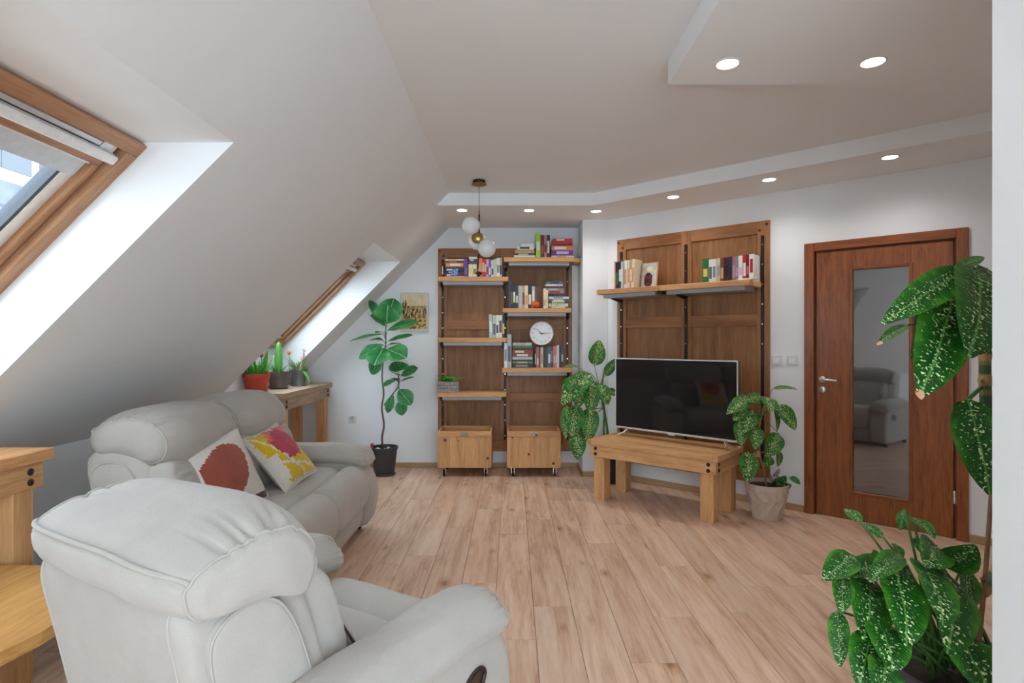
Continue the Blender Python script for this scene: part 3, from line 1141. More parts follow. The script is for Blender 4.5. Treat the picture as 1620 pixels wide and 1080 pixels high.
# highest shelf
g = 'books on the highest shelf'
stack([('cream', .215, .024, 0, 'white'), ('dark green', .21, .022, 0, 'pale green'), ('tan', .195, .030, .010, None), ('white', .17, .036, .032, 'black'), ('white', .125, .028, .076, None)],
      X(813), Z_R1, 'stack beside the lime green book', g, YF)
row([('lime green', .045, .245, 'white'), ('maroon', .036, .228, 'crimson'), ('rose', .026, .222, 'maroon'), ('black', .028, .226, 'white')], X(848), Z_R1, 'upright books on the highest shelf', g, None, YF)
stack([('cream', .225, .022, 0, 'peach'), ('purple', .215, .050, 0, 'lavender'), ('orange', .215, .044, .002, 'white'), ('brown', .21, .018, .004, None), ('red', .205, .028, .008, 'crimson'), ('crimson', .19, .026, .02, 'white')],
      X(872.5), Z_R1, 'stack ending the highest shelf', g, YF)
# shelf with the pumpkin
g = 'books on the shelf with the pumpkin'
row([('dark grey', .020, .30, None), ('navy', .022, .27, 'olive'), ('black', .026, .235, 'white'), ('dark green', .026, .23, 'cream'), ('silver', .038, .232, None), ('tan', .026, .232, 'brown'), ('cream', .030, .232, 'peach'),
     ('black', .038, .225, 'cream'), ('silver', .030, .225, 'white'), ('brown', .024, .215, None)], X(804.5), Z_R2, 'upright row behind the orange pumpkin', g, None, YF + .05)
row([('cream', .024, .20, 'tan'), ('cream', .022, .185, 'yellow')], X(860), Z_R2, 'pair beside the small temple', g, None, YF + .01)
zt = stack([('olive', .20, .022, .004, 'yellow'), ('white', .20, .032, 0, 'pale green'), ('dark green', .20, .022, 0, None), ('slate', .205, .022, 0, 'silver'), ('white', .205, .022, .002, 'grey'), ('black', .19, .030, .008, 'dark grey')],
           X(868.5), Z_R2, 'stack behind the small temple', g, YF + .05)
stack([('rose', .195, .030, 0, 'brown'), ('grey', .19, .022, .002, 'silver'), ('maroon', .19, .020, 0, None), ('silver', .18, .020, .004, 'white'), ('slate', .165, .030, .016, 'navy')],
      X(862.5), zt, 'upper pile above the small temple', g, YF + .05)
# shelf left of the clock
g = 'books on the shelf left of the clock'
row([('silver', .034, .232, 'white', -.02), ('pale green', .030, .225, 'slate'), ('white', .026, .226, 'navy'), ('white', .036, .226, 'brown'), ('black', .022, .222, 'yellow')], X(774), Z_L2, 'five books left of the clock', g, None, YF)
# shelf with the clock
g = 'books on the shelf with the clock'
row([('white', .030, .245, 'grey'), ('silver', .042, .335, 'slate')], X(797.5), Z_R3, 'tall pair beside the books under the clock', g, None, YF)
z9 = stack([('black', .212, .040, 0, 'grey'), ('olive', .21, .024, 0, 'yellow'), ('dark green', .205, .016, 0, None), ('silver', .20, .026, .002, 'lavender'), ('brown', .205, .034, 0, 'white'), ('red', .205, .036, 0, 'cream'),
            ('black', .20, .018, 0, None), ('green', .195, .024, .002, None), ('silver', .19, .028, .004, 'tan')], X(810.5), Z_R3, 'stack beside the clock', g, YF + .01)
row([('black', .018, .20, 'silver'), ('rose', .024, .21, 'white'), ('maroon', .014, .205, None), ('cream', .028, .205, 'tan'), ('black', .024, .21, 'dark green'), ('dark grey', .018, .205, None), ('slate', .030, .21, 'white'), ('dark grey', .022, .212, 'grey'),
     ('rose', .020, .215, 'silver'), ('pink', .018, .215, 'white'), ('white', .018, .225, None), ('black', .020, .222, 'dark green'), ('dark grey', .022, .22, 'silver')], X(846), Z_R3, 'row under the clock', g, None, YF + .03)
# shelf above the television
g = 'tall books above the television'
y_ = -.21
row([('pink', .014, .262, 'yellow'), ('black', .030, .255, 'green'), ('black', .032, .26, 'white'), ('silver', .022, .255, 'white'), ('white', .034, .262, 'tan'), ('cream', .020, .262, 'peach'), ('tan', .022, .268, 'cream', .02), ('cream', .024, .268, 'tan', .05)],
    s_of(971, .21), Z_T, 'tall group above the television', g, lambda x, y: w2(x, y), y_)
g = 'short books above the television'
row([('green', .052, .205, 'yellow'), ('white', .030, .195, 'slate'), ('white', .030, .195, 'grey'), ('cream', .034, .198, 'silver'), ('brown', .030, .198, 'tan'), ('maroon', .030, .20, 'black'), ('navy', .028, .202, 'black'),
     ('rose', .026, .20, 'silver'), ('grey', .026, .20, 'pink'), ('white', .032, .202, 'lavender'), ('red', .028, .205, 'white'), ('maroon', .022, .205, 'rose'), ('white', .034, .205, 'red')],
    s_of(1112, .21), Z_T, 'short row above the television', g, lambda x, y: w2(x, y), y_, .0006)


# picture book leaning with its cover turned to the room
def painted(name, nx, nz, w, h, fn, parent, xf, rough=.5):
    """a flat print: a grid of faces coloured by a function of (p, q) in 0..1"""
    m = MB()
    vs = [xf((i / nx - .5) * w, j / nz * h) for j in range(nz + 1) for i in range(nx + 1)]
    fs = [(j * (nx + 1) + i, j * (nx + 1) + i + 1, (j + 1) * (nx + 1) + i + 1, (j + 1) * (nx + 1) + i) for j in range(nz) for i in range(nx)]
    m.add(vs, fs)
    mt, nt, b = new_mat(name + '_print')
    at = nd(nt, 'ShaderNodeVertexColor', layer_name='print')
    nt.links.new(at.outputs[0], b.inputs['Base Color'])
    b.inputs['Roughness'].default_value = rough
    o = m.build(name, mt, parent)
    ca = o.data.color_attributes.new('print', 'FLOAT_COLOR', 'CORNER')
    for pl in o.data.polygons:
        i, j = pl.index % nx, pl.index // nx
        c = fn((i + .5) / nx, (j + .5) / nz)
        for li in pl.loop_indices:
            ca.data[li].color = lin(*c)
    return o


sp = s_of(1016, .2) - .05
pb = thing('picture_book', 'picture book leaning face out beside the tall books above the television', 'book', (*w2(sp, .12), Z_T), ROT2)
pb.rotation_euler = (math.radians(-9), 0, ROT2)
MB().box(0, .155, -.018, 0, 0, .235, c=.001).build('cover', cover_mat('tan'), pb)


def cover_fn(p, q):
    if ((p - .5) / .2) ** 2 + ((q - .78) / .1) ** 2 < 1:
        return (226, 206, 150)
    if ((p - .45) / .3) ** 2 + ((q - .3) / .32) ** 2 < 1:
        return (58, 34, 36) if noise.noise((p * 6, q * 6, 1)) > -.1 else (120, 40, 44)
    n = noise.noise((p * 4, q * 5, 7))
    return (168, 176, 186) if n > 0 else (196, 190, 176)


painted('cover_picture', 18, 26, .14, .215, cover_fn, pb, lambda a, b: (a + .0775, -.0186, b + .01))
wl_ = thing('white_magazine', 'thin white magazine lying in front of the short books', 'magazine', (*w2(s_of(1167, .28), .285), Z_T), ROT2)
MB().box(0, .15, 0, .05, 0, .012, c=.001).build('cover', cover_mat('white'), wl_)
MB().box(.004, .15, .003, .052, .003, .009).build('pages', PAGES_M, wl_)

# ------------------------------------------------------------------ ornaments on the shelves
YO = BACK_Y - .285
o = thing('glass_ornament', 'round blue and white ornament in front of stacked books', 'ornament', (X(719), YO, Z_L1))
MB().sphere((0, 0, .040), .039, 20, 14, 1.0).build('ball', plain('blue_white_ceramic', lin(120, 146, 206), .2, var=.7, scale=60), o, smooth=80)
MB().lathe([(.02, 0), (.022, .004), (.014, .008)], 16).build('foot', WHITE_M, o)
o = thing('black_flower', 'small black flower ornament before the orange book', 'ornament', (X(757.5), YO + .0, Z_L1))
MB().lathe([(.013, 0), (.016, .008), (.012, .02)], 12).build('holder', BLACK_M, o)
for k in range(7):
    a = 2 * PI * k / 7
    MB().sphere((.018 * math.cos(a), .012 * math.sin(a), .036 + .006 * (k % 2)), .014, 8, 6).build('petal', BLACK_M, o, smooth=80)
o = thing('pumpkin', 'small orange pumpkin ornament on the bookcase shelf', 'ornament', (X(847), YO - .0, Z_R2))
MB().sphere((0, 0, .036), .043, 32, 14, .84, fn=lambda k, n, z: 1 + .07 * math.cos(8 * 2 * PI * k / n)).build('body', plain('pumpkin_orange', lin(206, 88, 28), .4, var=.25, scale=40), o, smooth=80)
MB().tube([(0, 0, .068), (.003, 0, .08), (.01, 0, .088)], [.006, .004, .004], 6).build('stalk', BARK_M, o)
o = thing('temple_model', 'small pale model of a columned temple on the bookcase shelf', 'ornament', (X(883), YO - .005, Z_R2))
TM = plain('pale_stone', lin(206, 204, 176), .7)
MB().box(-.068, .068, -.022, .022, 0, .012, c=.001).build('base', TM, o)
MB().box(-.064, .064, -.020, .020, .060, .070, c=.001).build('lintel', TM, o)
mb = MB()
mb.add([(-.064, -.02, .07), (.064, -.02, .07), (0, -.02, .088), (-.064, .02, .07), (.064, .02, .07), (0, .02, .088)], [(0, 1, 2), (3, 5, 4), (0, 2, 5, 3), (1, 4, 5, 2), (0, 3, 4, 1)])
mb.build('pediment', TM, o)
for k in range(7):
    MB().lathe([(.0055, .012), (.0045, .058), (.0058, .060)], 8, -.054 + .018 * k, -.012, 0).build('column', TM, o)
o = thing('white_dish', 'white dish standing on edge at the end of the highest shelf', 'dish', (X(916.5), BACK_Y - .17, Z_R1 + .003))
ry = Matrix.Rotation(PI / 2, 3, 'Y')
MB().lathe([(.001, 0), (.03, .002), (.075, .008), (.08, .014), (.074, .012), (.03, .006), (.001, .005)], 28, 0, 0, .08, axis=ry, cap0=False, cap1=False).build('bowl', WHITE_M, o, smooth=60)
MB().box(-.03, .024, -.03, .03, -.003, .002).build('rim_foot', WHITE_M, o)
# little shelf end piece on the column side
o = thing('shelf_extension', 'short piece of pine board between highest shelf and column', 'board', (.655, BACK_Y - .15, Z_R1 - .004))
MB().box(-.030, .036, -.09, .09, -.038, 0, c=.003).build('board', pine('y'), o)
MB().box(-.030, .036, .09, .146, -.038, -.02).build('cleat', BLACK_M, o)

# clock
ck = thing('wall_clock', 'round silver rimmed clock propped on the books', 'clock', (X(857), BACK_Y - .262, 1.402))
RC = .121
MB().lathe([(.001, -.028), (RC * .97, -.028), (RC, -.02), (RC, .0), (RC * .965, .006), (RC * .93, .0), (RC * .92, -.008)], 48, axis=rx, cap1=False).build('rim', ALU_M, ck, smooth=40)
MB().lathe([(.0005, -.004), (RC * .93, -.004)], 48, axis=rx, cap0=False, cap1=False).build('dial', plain('clock_dial', (.76, .77, .79, 1), .5, var=.02), ck)


def hand(ang, L, w):
    m = Matrix.Rotation(ang, 3, 'Y')
    q = MB()
    q.add([m @ Vector(p) for p in ((-w, 0, -.018), (w, 0, -.018), (w * .5, 0, L), (-w * .5, 0, L), (-w, .0015, -.018), (w, .0015, -.018), (w * .5, .0015, L), (-w * .5, .0015, L))],
          [(0, 1, 2, 3), (7, 6, 5, 4), (0, 4, 5, 1), (1, 5, 6, 2), (2, 6, 7, 3), (3, 7, 4, 0)])
    return q


h_ = hand(math.radians(312), .085, .0026).build('minute_hand', BLACK_M, ck)
h_.location = (0, -.002, 0)
h_ = hand(math.radians(86), .072, .0034).build('hour_hand', BLACK_M, ck)
h_.location = (0, -.0005, 0)
for k in range(1, 13):
    fc = bpy.data.curves.new('numeral', 'FONT')
    fc.body = str(k)
    fc.size = .026
    fc.align_x = 'CENTER'
    fc.align_y = 'CENTER'
    fc.extrude = .0004
    f0 = bpy.data.objects.new('numeral', fc)
    C.objects.link(f0)
    bpy.context.view_layer.update()
    me = bpy.data.meshes.new_from_object(f0.evaluated_get(bpy.context.evaluated_depsgraph_get()))
    bpy.data.objects.remove(f0)
    bpy.data.curves.remove(fc)
    fo = bpy.data.objects.new('numeral', me)
    C.objects.link(fo)
    me.materials.clear()
    me.materials.append(plain('dial_print', lin(90, 94, 102), .6))
    fo.parent = ck
    a = 2 * PI * k / 12
    fo.location = (.088 * math.sin(a), .003, .088 * math.cos(a))
    fo.rotation_euler = (PI / 2, 0, 0)

# small planter box on the lowest left shelf
pl = thing('planter_box', 'small weathered grey planter box with trailing green plant', 'planter', (X(709), BACK_Y - .245, Z_L3))
BOXM = plain('whitewashed_wood', lin(150, 144, 138), .85, var=.3, scale=50, bump=.3, bscale=60)
for (a, b, c, d) in ((-.105, .105, -.05, -.042), (-.105, .105, .042, .05), (-.105, -.097, -.042, .042), (.097, .105, -.042, .042)):
    for zz in (0, .036, .072):
        MB().box(a, b, c, d, zz + .001, zz + .034, c=.001).build('slat', BOXM, pl)
MB().box(-.097, .097, -.042, .042, .004, .09).build('soil', SOIL_M, pl)


def leaf(base, tip, width, arch=0.0, nrm=(0, -1, 0.4), fold=0.12, n=9, m=4, shape=0.75, sag=None, uvl=1.0, wav=0.0, taper=1.0, thick=0.0008):
    """a leaf blade: midrib from base to tip bowed by arch, sides folded up along the midrib"""
    base, tip, nrm = Vector(base), Vector(tip), Vector(nrm).normalized()
    d = tip - base
    L = d.length
    up = nrm - d.normalized() * nrm.dot(d.normalized())
    if up.length < 1e-4:
        up = d.orthogonal()
    up.normalize()
    ctrl = (base + tip) / 2 + (Vector(sag) if sag is not None else up * arch)
    mb = MB()
    uv = []
    rows = []
    for i in range(n + 1):
        t = i / n
        c = base * (1 - t) ** 2 + ctrl * 2 * t * (1 - t) + tip * t * t
        tg = ((ctrl - base) * (1 - t) + (tip - ctrl) * t).normalized()
        side = tg.cross(up).normalized()
        nn = side.cross(tg).normalized()
        w = width * .5 * (math.sin(PI * (t ** shape) * .985 + .012) ** .7) * taper
        for j in range(-m, m + 1):
            s = j / m
            off = nn * (fold * abs(s) * w + wav * w * math.sin(t * 11 + s * 2))
            rows.append(c + side * (s * w) + off)
            uv.append((.5 + s * .5 * (w / (width * .5) if width else 1), t * uvl * L / max(width, 1e-3)))
    k = 2 * m + 1
    fs = []
    for i in range(n):
        for j in range(2 * m):
            fs.append((i * k + j, i * k + j + 1, (i + 1) * k + j + 1, (i + 1) * k + j))
    mb.add(rows, fs)
    mb.uv = uv
    return mb


def bez(a, b, c, n=8):
    a, b, c = Vector(a), Vector(b), Vector(c)
    return [a * (1 - t) ** 2 + b * 2 * t * (1 - t) + c * t * t for t in [i / n for i in range(n + 1)]]


random.seed(5)
for k in range(16):
    a = random.uniform(0, 2 * PI)
    b0 = Vector((random.uniform(-.05, .05), random.uniform(-.02, .02), .09))
    L = random.uniform(.05, .12)
    tp = b0 + Vector((math.cos(a) * L * 1.1, math.sin(a) * L * .7 - .01, random.uniform(.03, .085)))
    leaf(b0, tp, .036, .03, (0, -.3, 1), n=6, m=2).build('leaf', GRASS_M, pl, smooth=180)

# picture on the back wall
pc = thing('canvas_picture', 'small unframed canvas of an ochre town on the far wall', 'picture', (-1.02, BACK_Y, 1.42))
MB().box(-.146, .146, -.024, -.001, 0, .41, c=.002).build('canvas', plain('canvas_edge', lin(206, 204, 198), .8), pc)


def town(p, q):
    if p < .06 or p > .95 or q < .06 or q > .95:
        return (208, 206, 202)
    n = noise.noise((p * 7, q * 7, 3)) + .5 * noise.noise((p * 17, q * 17, 5))
    sky = (222 + 14 * n, 200 + 16 * n, 158 + 20 * n)
    if q > .66:
        if p < .22 and q < .66 + .2 * (.5 + noise.noise((p * 20, 0, 2))):
            return (110, 78, 50)
        return sky
    if q > .36:
        d = noise.noise((p * 16, q * 9, 9)) + .9 * noise.noise((p * 30, q * 5, 2))
        if d > .12 and (p < .3 or q < .58):
            return (64, 50, 42)
        if d > -.1:
            return (158, 120, 70)
        return (206, 172, 108)
    d = noise.noise((p * 12, q * 16, 4))
    if d > .25:
        return (96, 70, 44)
    if d > 0:
        return (186, 146, 78)
    return (214, 182, 112)


painted('painting', 36, 48, .284, .398, town, pc, lambda a, b: (a, -.0246, b + .006))


# ------------------------------------------------------------------ crates on casters
def crate(label, cx, cols, knots):
    t = thing('rolling_crate', label, 'crate', (cx, 5.725, 0), 0, 'pine crates on casters')
    w, d0, d1, z0, z1 = .262, -.195, .195, .092, .447
    zl = z1 - .055
    n = 4
    xs_ = [-w, -w + .115, -w + .262, -w + .40, w]
    for k in range(n):
        MB().box(xs_[k] + .0006, xs_[k + 1] - .0006, d0, d0 + .018, z0, zl + .001, c=.0012).build('plank', pine('z'), t)
    lip = MB().box(-w, w, d0 - .006, d0 + .018, zl, z1, c=.003).build('lip', pine('x'), t)
    MB().box(-w, w, d1 - .018, d1, z0, z1, c=.002).build('back_board', pine('x'), t)
    for sg in (-1, 1):
        a, b = sorted((sg * w, sg * (w - .018)))
        MB().box(a, b, d0 + .018, d1 - .018, z0, z1, c=.002).build('side_board', pine('y'), t)
    MB().box(-w + .018, w - .018, d0 + .018, d1 - .018, z0, z0 + .015).build('bottom_board', pine('x'), t)
    # cup pull
    q = MB()
    prof = [(.036, -.0), (.036, -.010), (.028, -.020), (.012, -.024)]
    vs, fs = [], []
    m = 10
    for (r, y) in prof:
        for k in range(m + 1):
            a = PI * k / m
            vs.append((r * math.cos(a), d0 - .006 + y, z1 - .035 + r * .62 * math.sin(a)))
    for j in range(len(prof) - 1):
        for k in range(m):
            fs.append((j * (m + 1) + k, j * (m + 1) + k + 1, (j + 1) * (m + 1) + k + 1, (j + 1) * (m + 1) + k))
    q.add(vs, fs)
    q.box(-.036, .036, d0 - .009, d0 - .006, z1 - .037, z1 - .010)
    q.build('cup_pull', plain('aged_nickel', (.38, .36, .32, 1), .3, metal=.9), t, smooth=40)
    for (kx, kz, r) in knots:
        MB().lathe([(r, .0), (r * .9, .0012)], 12, kx, d0 + .0002, kz, axis=rx).build('knot', plain('knot_brown', lin(92, 52, 30), .6, var=.3), t)
    for sx in (-1, 1):
        for yy in (d0 + .05, d1 - .05):
            c = MB().box(sx * .205 - .024, sx * .205 + .024, yy - .024, yy + .024, z0 - .006, z0)
            c.box(sx * .205 - .016, sx * .205 - .011, yy - .016, yy + .02, .03, z0 - .006)
            c.box(sx * .205 + .011, sx * .205 + .016, yy - .016, yy + .02, .03, z0 - .006)
            co = c.build('caster', CHROME_M, t)
            MB().lathe([(.030, -.009), (.033, -.006), (.033, .006), (.030, .009)], 18, sx * .205, yy + .004, .033, axis=ry).build('wheel', BLACK_M, co, smooth=40)
    return t


crate('pine crate on casters below the shelf with the planter box', X(735) * SC / 162.7, None, ((-.19, .36, .016), (.225, .185, .014), (-.06, .355, .007)))
crate('pine crate on casters closer to the television bench', X(844.6) * SC / 162.7, None, ((.19, .135, .014), (-.05, .225, .012), (-.21, .385, .009)))

# ------------------------------------------------------------------ television bench and television
BOLT_M = plain('black_bolt', (.014, .014, .014, 1), .5, metal=.2)


def bolt(x, y, z, axis, parent):
    MB().lathe([(.014, 0), (.0145, .003), (.011, .006), (.006, .008), (.002, .0085)], 14, x, y, z, axis=axis).build('bolt', BOLT_M, parent, smooth=40)


rmx = Matrix.Rotation(PI / 2, 3, 'Y')
bd = Vector((.753, -.658)).normalized()
tb = thing('television_bench', 'low pine bench with black bolts under the television', 'bench', (.63, 4.783, 0), math.atan2(bd.y, bd.x))
BLN, BDP = 1.11, .52
for k in range(4):
    y0, y1 = BDP * k / 4, BDP * (k + 1) / 4
    MB().box(.04, BLN - .04, y0 + .0005, y1 - .0005, .455, .50, c=.0025).build('top_board', pine('x'), tb)
for (a, b) in ((0, .0395), (BLN - .0395, BLN)):
    MB().box(a, b, 0, BDP, .455, .50, c=.003).build('end_cleat', pine('y'), tb)
MB().box(.02, BLN - .02, .015, .05, .36, .455, c=.002).build('apron', pine('x'), tb)
MB().box(.02, BLN - .02, BDP - .05, BDP - .015, .36, .455, c=.002).build('apron', pine('x'), tb)
for (a, b) in ((.02, .055), (BLN - .055, BLN - .02)):
    MB().box(a, b, .05, BDP - .05, .36, .455, c=.002).build('apron', pine('y'), tb)
for lx in (.045, BLN - .145):
    for ly in (.035, BDP - .135):
        MB().box(lx, lx + .10, ly, ly + .10, 0, .455 if False else .36, c=.003).build('leg', pine('z'), tb)
for xx in (.075, BLN - .075):
    for zz in (.385, .43):
        bolt(xx, .015, zz, rx, tb)
for zz in (.385, .43):
    bolt(BLN - .02, .07, zz, rmx, tb)

SCREEN_M, _nt, _b = new_mat('television_screen')
_nz = nd(_nt, 'ShaderNodeTexNoise', Scale=3.0)
_rp = nd(_nt, 'ShaderNodeValToRGB')
_rp.color_ramp.elements[0].color = (.006, .006, .007, 1)
_rp.color_ramp.elements[1].color = (.009, .009, .010, 1)
_nt.links.new(_nz.outputs['Fac'], _rp.inputs['Fac'])
_nt.links.new(_rp.outputs['Color'], _b.inputs['Base Color'])
_b.inputs['Roughness'].default_value = .05
_b.inputs['Specular IOR Level'].default_value = .7
tvl, tvr = Vector((.914, 5.03)), Vector((1.687, 4.247))
tw = (tvr - tvl).length
tv = thing('television', 'large flat black television with silver bezel on the bench', 'television', (tvl.x, tvl.y, .5), math.atan2((tvr - tvl).y, (tvr - tvl).x))
MB().box(0, tw, .006, .03, .063, .675, c=.002).build('back_shell', BLACK_M, tv)
MB().box(.10, tw - .10, .03, .065, .10, .48, c=.01).build('rear_bulge', BLACK_M, tv)
MB().box(.009, tw - .009, -.001, .006, .078, .666).build('screen', SCREEN_M, tv)
for (a, b, c, d) in ((0, tw, .063, .079), (0, tw, .666, .675), (0, .0085, .079, .666), (tw - .0085, tw, .079, .666)):
    MB().box(a, b, -.004, .0062, c, d, c=.001).build('bezel', ALU_M, tv)
MB().box(tw / 2 - .03, tw / 2 + .03, -.006, .004, .054, .064, c=.001).build('sensor', ALU_M, tv)
for fx, sg in ((.12, -1), (tw - .12, 1)):
    m = MB()
    m.tube([(fx, .018, .07), (fx + sg * .03, .0, .03), (fx + sg * .06, -.06, .006)], [.008, .007, .006], 8)
    m.tube([(fx, .018, .07), (fx + sg * .03, .05, .03), (fx + sg * .06, .12, .006)], [.008, .007, .006], 8)
    m.build('foot', ALU_M if sg < 0 else CHROME_M, tv, smooth=60)


# ------------------------------------------------------------------ console tables under the skylights
def console(label, y0, y1, front, back, grp, wmat, ztop=.897):
    """runs along the knee wall; front face towards the room"""
    t = thing('console_table', label, 'table', (front, y0, 0), PI / 2, grp)
    # local x along room +y, local y towards the knee wall
    L, Dp = y1 - y0, front - back
    nb = 3
    for k in range(nb):
        MB().box(.0, L, Dp * k / nb + .0005, Dp * (k + 1) / nb - .0005, ztop - .045, ztop, c=.002).build('top_board', wmat('x'), t)
    for (a, b) in ((.02, .055), (Dp - .055, Dp - .02)):
        MB().box(.03, L - .03, a, b, ztop - .145, ztop - .045, c=.002).build('apron', wmat('x'), t)
    for (a, b) in ((.03, .065), (L - .065, L - .03)):
        MB().box(a, b, .055, Dp - .055, ztop - .145, ztop - .045, c=.002).build('apron', wmat('y'), t)
    for lx in (.065, L - .155):
        for ly in (.03, Dp - .115):
            MB().box(lx, lx + .09, ly, ly + .085, 0, ztop - .145, c=.002).build('leg', pine('z'), t)
    for lx in (.09, L - .09):
        for zz in (ztop - .078, ztop - .118):
            bolt(lx, .02, zz, rx, t)
    return t


GC = 'console tables along the knee wall'
console('weathered pine console with three flower pots behind the sofa', 4.62, 5.86, -1.848, -2.245, GC, greypine)
console('pine console table with two black bolts below the near skylight', .95, 2.275, -1.83, -2.245, GC, pine)

# round side table by the armchair
rt = thing('round_side_table', 'round light pine side table behind the armchair', 'table', (-1.79, 1.63, 0))
RM = wood('varnished_pine', lin(176, 116, 58), lin(214, 160, 94), lin(230, 182, 116), 'y', rough=.35, knots=3.0, rnd=.08)
RMZ = wood('varnished_pine', lin(176, 116, 58), lin(214, 160, 94), lin(230, 182, 116), 'z', rough=.35, knots=3.0, rnd=.08)
RR = .46
cuts = [-RR, -.27, -.09, .09, .27, RR]
for k in range(5):
    a, b = cuts[k] + .0005, cuts[k + 1] - .0005
    pts = []
    for i in range(9):
        xx = a + (b - a) * i / 8
        pts.append((xx, -math.sqrt(max(RR * RR - xx * xx, 1e-5))))
    for i in range(9):
        xx = b - (b - a) * i / 8
        pts.append((xx, math.sqrt(max(RR * RR - xx * xx, 1e-5))))
    MB().prism(pts, .462, .50).build('top_board', RM, rt)
for (xx, yy) in ((.24, .0), (-.24, .0), (0, .28), (0, -.28)):
    MB().box(xx - .03, xx + .03, yy - .03, yy + .03, 0, .462, c=.002).build('leg', RMZ, rt)
MB().box(-.24, .24, -.015, .015, .38, .462).build('stretcher', RM, rt)
MB().box(-.015, .015, -.28, .28, .38, .462).build('stretcher', RM, rt)


# ------------------------------------------------------------------ upholstery
def loft(profile, a0, a1, axis='y', n=56, m=30, e=.06, bulge=.012, wr=0.0, wl_=.10, wf=9.0, und=.004, seed=0.0, shift=None, belly=0.0, min_s=.06, inset=None):
    """a padded body: a closed section swept along an axis, its edges rounded by e at both ends, with pleats that start at the end seams.
    axis 'y': the section is (x, z); axis 'x': the section is (y, z).  Returns the mesh builder and the rings."""
    pts = catmull([(p[0], p[1], 0) for p in profile], n)
    cx = sum(p.x for p in pts) / n
    cz = sum(p.y for p in pts) / n
    R = sum(math.hypot(p.x - cx, p.y - cz) for p in pts) / n
    half = (a1 - a0) / 2
    mid = (a0 + a1) / 2
    rings = []
    for j in range(m + 1):
        tt = math.sin(PI / 2 * (2 * j / m - 1))
        a = mid + half * tt
        dist = min(a - a0, a1 - a)
        s = 1.0
        if dist < e:
            s = max(min_s, 1 - ((inset or e) / R) * (1 - math.sqrt(max(0, 1 - (1 - dist / e) ** 2))))
        s *= 1 + belly * (1 - tt * tt)
        dx, dz = shift(tt) if shift else (0, 0)
        ring = []
        for i, p in enumerate(pts):
            th = i / n
            vx, vz = p.x - cx, p.y - cz
            ln = math.hypot(vx, vz) or 1
            k = 0.0
            if wr > 0:
                q = noise.noise((math.cos(2 * PI * th) * wf * .5 + seed, math.sin(2 * PI * th) * wf * .5, (0 if a < mid else 5) + seed + dist * 2.5))
                q *= 1.0
                q = 1 - min(1, abs(q) * 3.2)
                c0_ = .028
                k -= wr * q * q * (math.exp(-((dist - c0_) / wl_) ** 2) if dist > c0_ else max(0.0, dist / c0_) ** 2)
            if und > 0:
                k += und * noise.noise((p.x * 6 + seed * 3, a * 6, p.y * 6))
            ring.append((cx + vx * s + vx / ln * k + dx, a, cz + vz * s + vz / ln * k + dz))
        rings.append(ring)
    mb = MB()

    def out(q):
        return q if axis == 'y' else (q[1], q[0], q[2])
    for ring in rings:
        mb.add([out(q) for q in ring], [])
    for j in range(m):
        for i in range(n):
            f = (j * n + i, j * n + (i + 1) % n, (j + 1) * n + (i + 1) % n, (j + 1) * n + i)
            mb.f.append(f if axis == 'y' else f[::-1])
            mb.mi.append(0)
    for (j, sg) in ((0, -1), (m, 1)):                        # padded end faces
        ring = rings[j]
        c = [sum(q[k] for q in ring) / n for k in range(3)]
        prev = list(range(j * n, j * n + n))
        for (sc_, bl) in ((.8, .55), (.5, .9), (.2, 1.0)):
            b = mb.add([out((c[0] + (q[0] - c[0]) * sc_, q[1] + sg * bulge * bl, c[2] + (q[2] - c[2]) * sc_)) for q in ring], [])
            cur = list(range(b, b + n))
            for i in range(n):
                f = (prev[i], prev[(i + 1) % n], cur[(i + 1) % n], cur[i])
                mb.f.append(f if (sg > 0) == (axis == 'y') else f[::-1])
                mb.mi.append(0)
            prev = cur
        b = mb.add([out((c[0], c[1] + sg * bulge, c[2]))], [])
        for i in range(n):
            f = (prev[i], prev[(i + 1) % n], b)
            mb.f.append(f if (sg > 0) == (axis == 'y') else f[::-1])
            mb.mi.append(0)
    rings_o = [[Vector(out(q)) for q in r] for r in rings]
    return mb, rings_o


def piping(ring, r, name, mat_, parent, grow=.0, step=1):
    c = sum(ring, Vector()) / len(ring)
    pth = [p + (p - c).normalized() * grow for p in ring[::step]]
    return MB().tube(pth, r, 6, closed=True).build(name, mat_, parent, smooth=180)


HEAD = [(-.455, .800), (-.492, .838), (-.500, .885), (-.490, .928), (-.450, .966), (-.385, .994), (-.300, 1.006), (-.205, .997), (-.130, .965), (-.080, .905), (-.062, .840), (-.080, .775), (-.150, .742), (-.260, .785), (-.350, .800)]
CHEAD = [(-.455, .800), (-.492, .825), (-.502, .858), (-.494, .892), (-.440, .924), (-.350, .950), (-.260, .962), (-.195, .945), (-.150, .900), (-.130, .840), (-.145, .785), (-.180, .760), (-.260, .785), (-.350, .800)]
SHELL = [(-.330, .060), (-.385, .330), (-.445, .640), (-.470, .780), (-.440, .830), (-.370, .858), (-.290, .856), (-.225, .825), (-.170, .740), (-.125, .600), (-.085, .430), (-.060, .250), (-.060, .070), (-.2, .05)]
WING = [(-.345, .30), (-.395, .560), (-.425, .720), (-.395, .775), (-.330, .790), (-.270, .770), (-.220, .690), (-.180, .560), (-.140, .400), (-.135, .24), (-.25, .22)]
LUMB = [(-.20, .760), (-.115, .785), (-.065, .735), (-.030, .650), (-.005, .545), (-.015, .455), (-.09, .425), (-.18, .47), (-.22, .60)]
SEAT = [(-.16, .30), (-.16, .43), (-.08, .462), (.06, .476), (.19, .474), (.262, .452), (.284, .40), (.28, .31), (.06, .27)]
FOOT = [(.272, .30), (.262, .40), (.285, .455), (.34, .482), (.40, .468), (.448, .425), (.470, .360), (.468, .280), (.440, .225), (.36, .215), (.29, .23)]
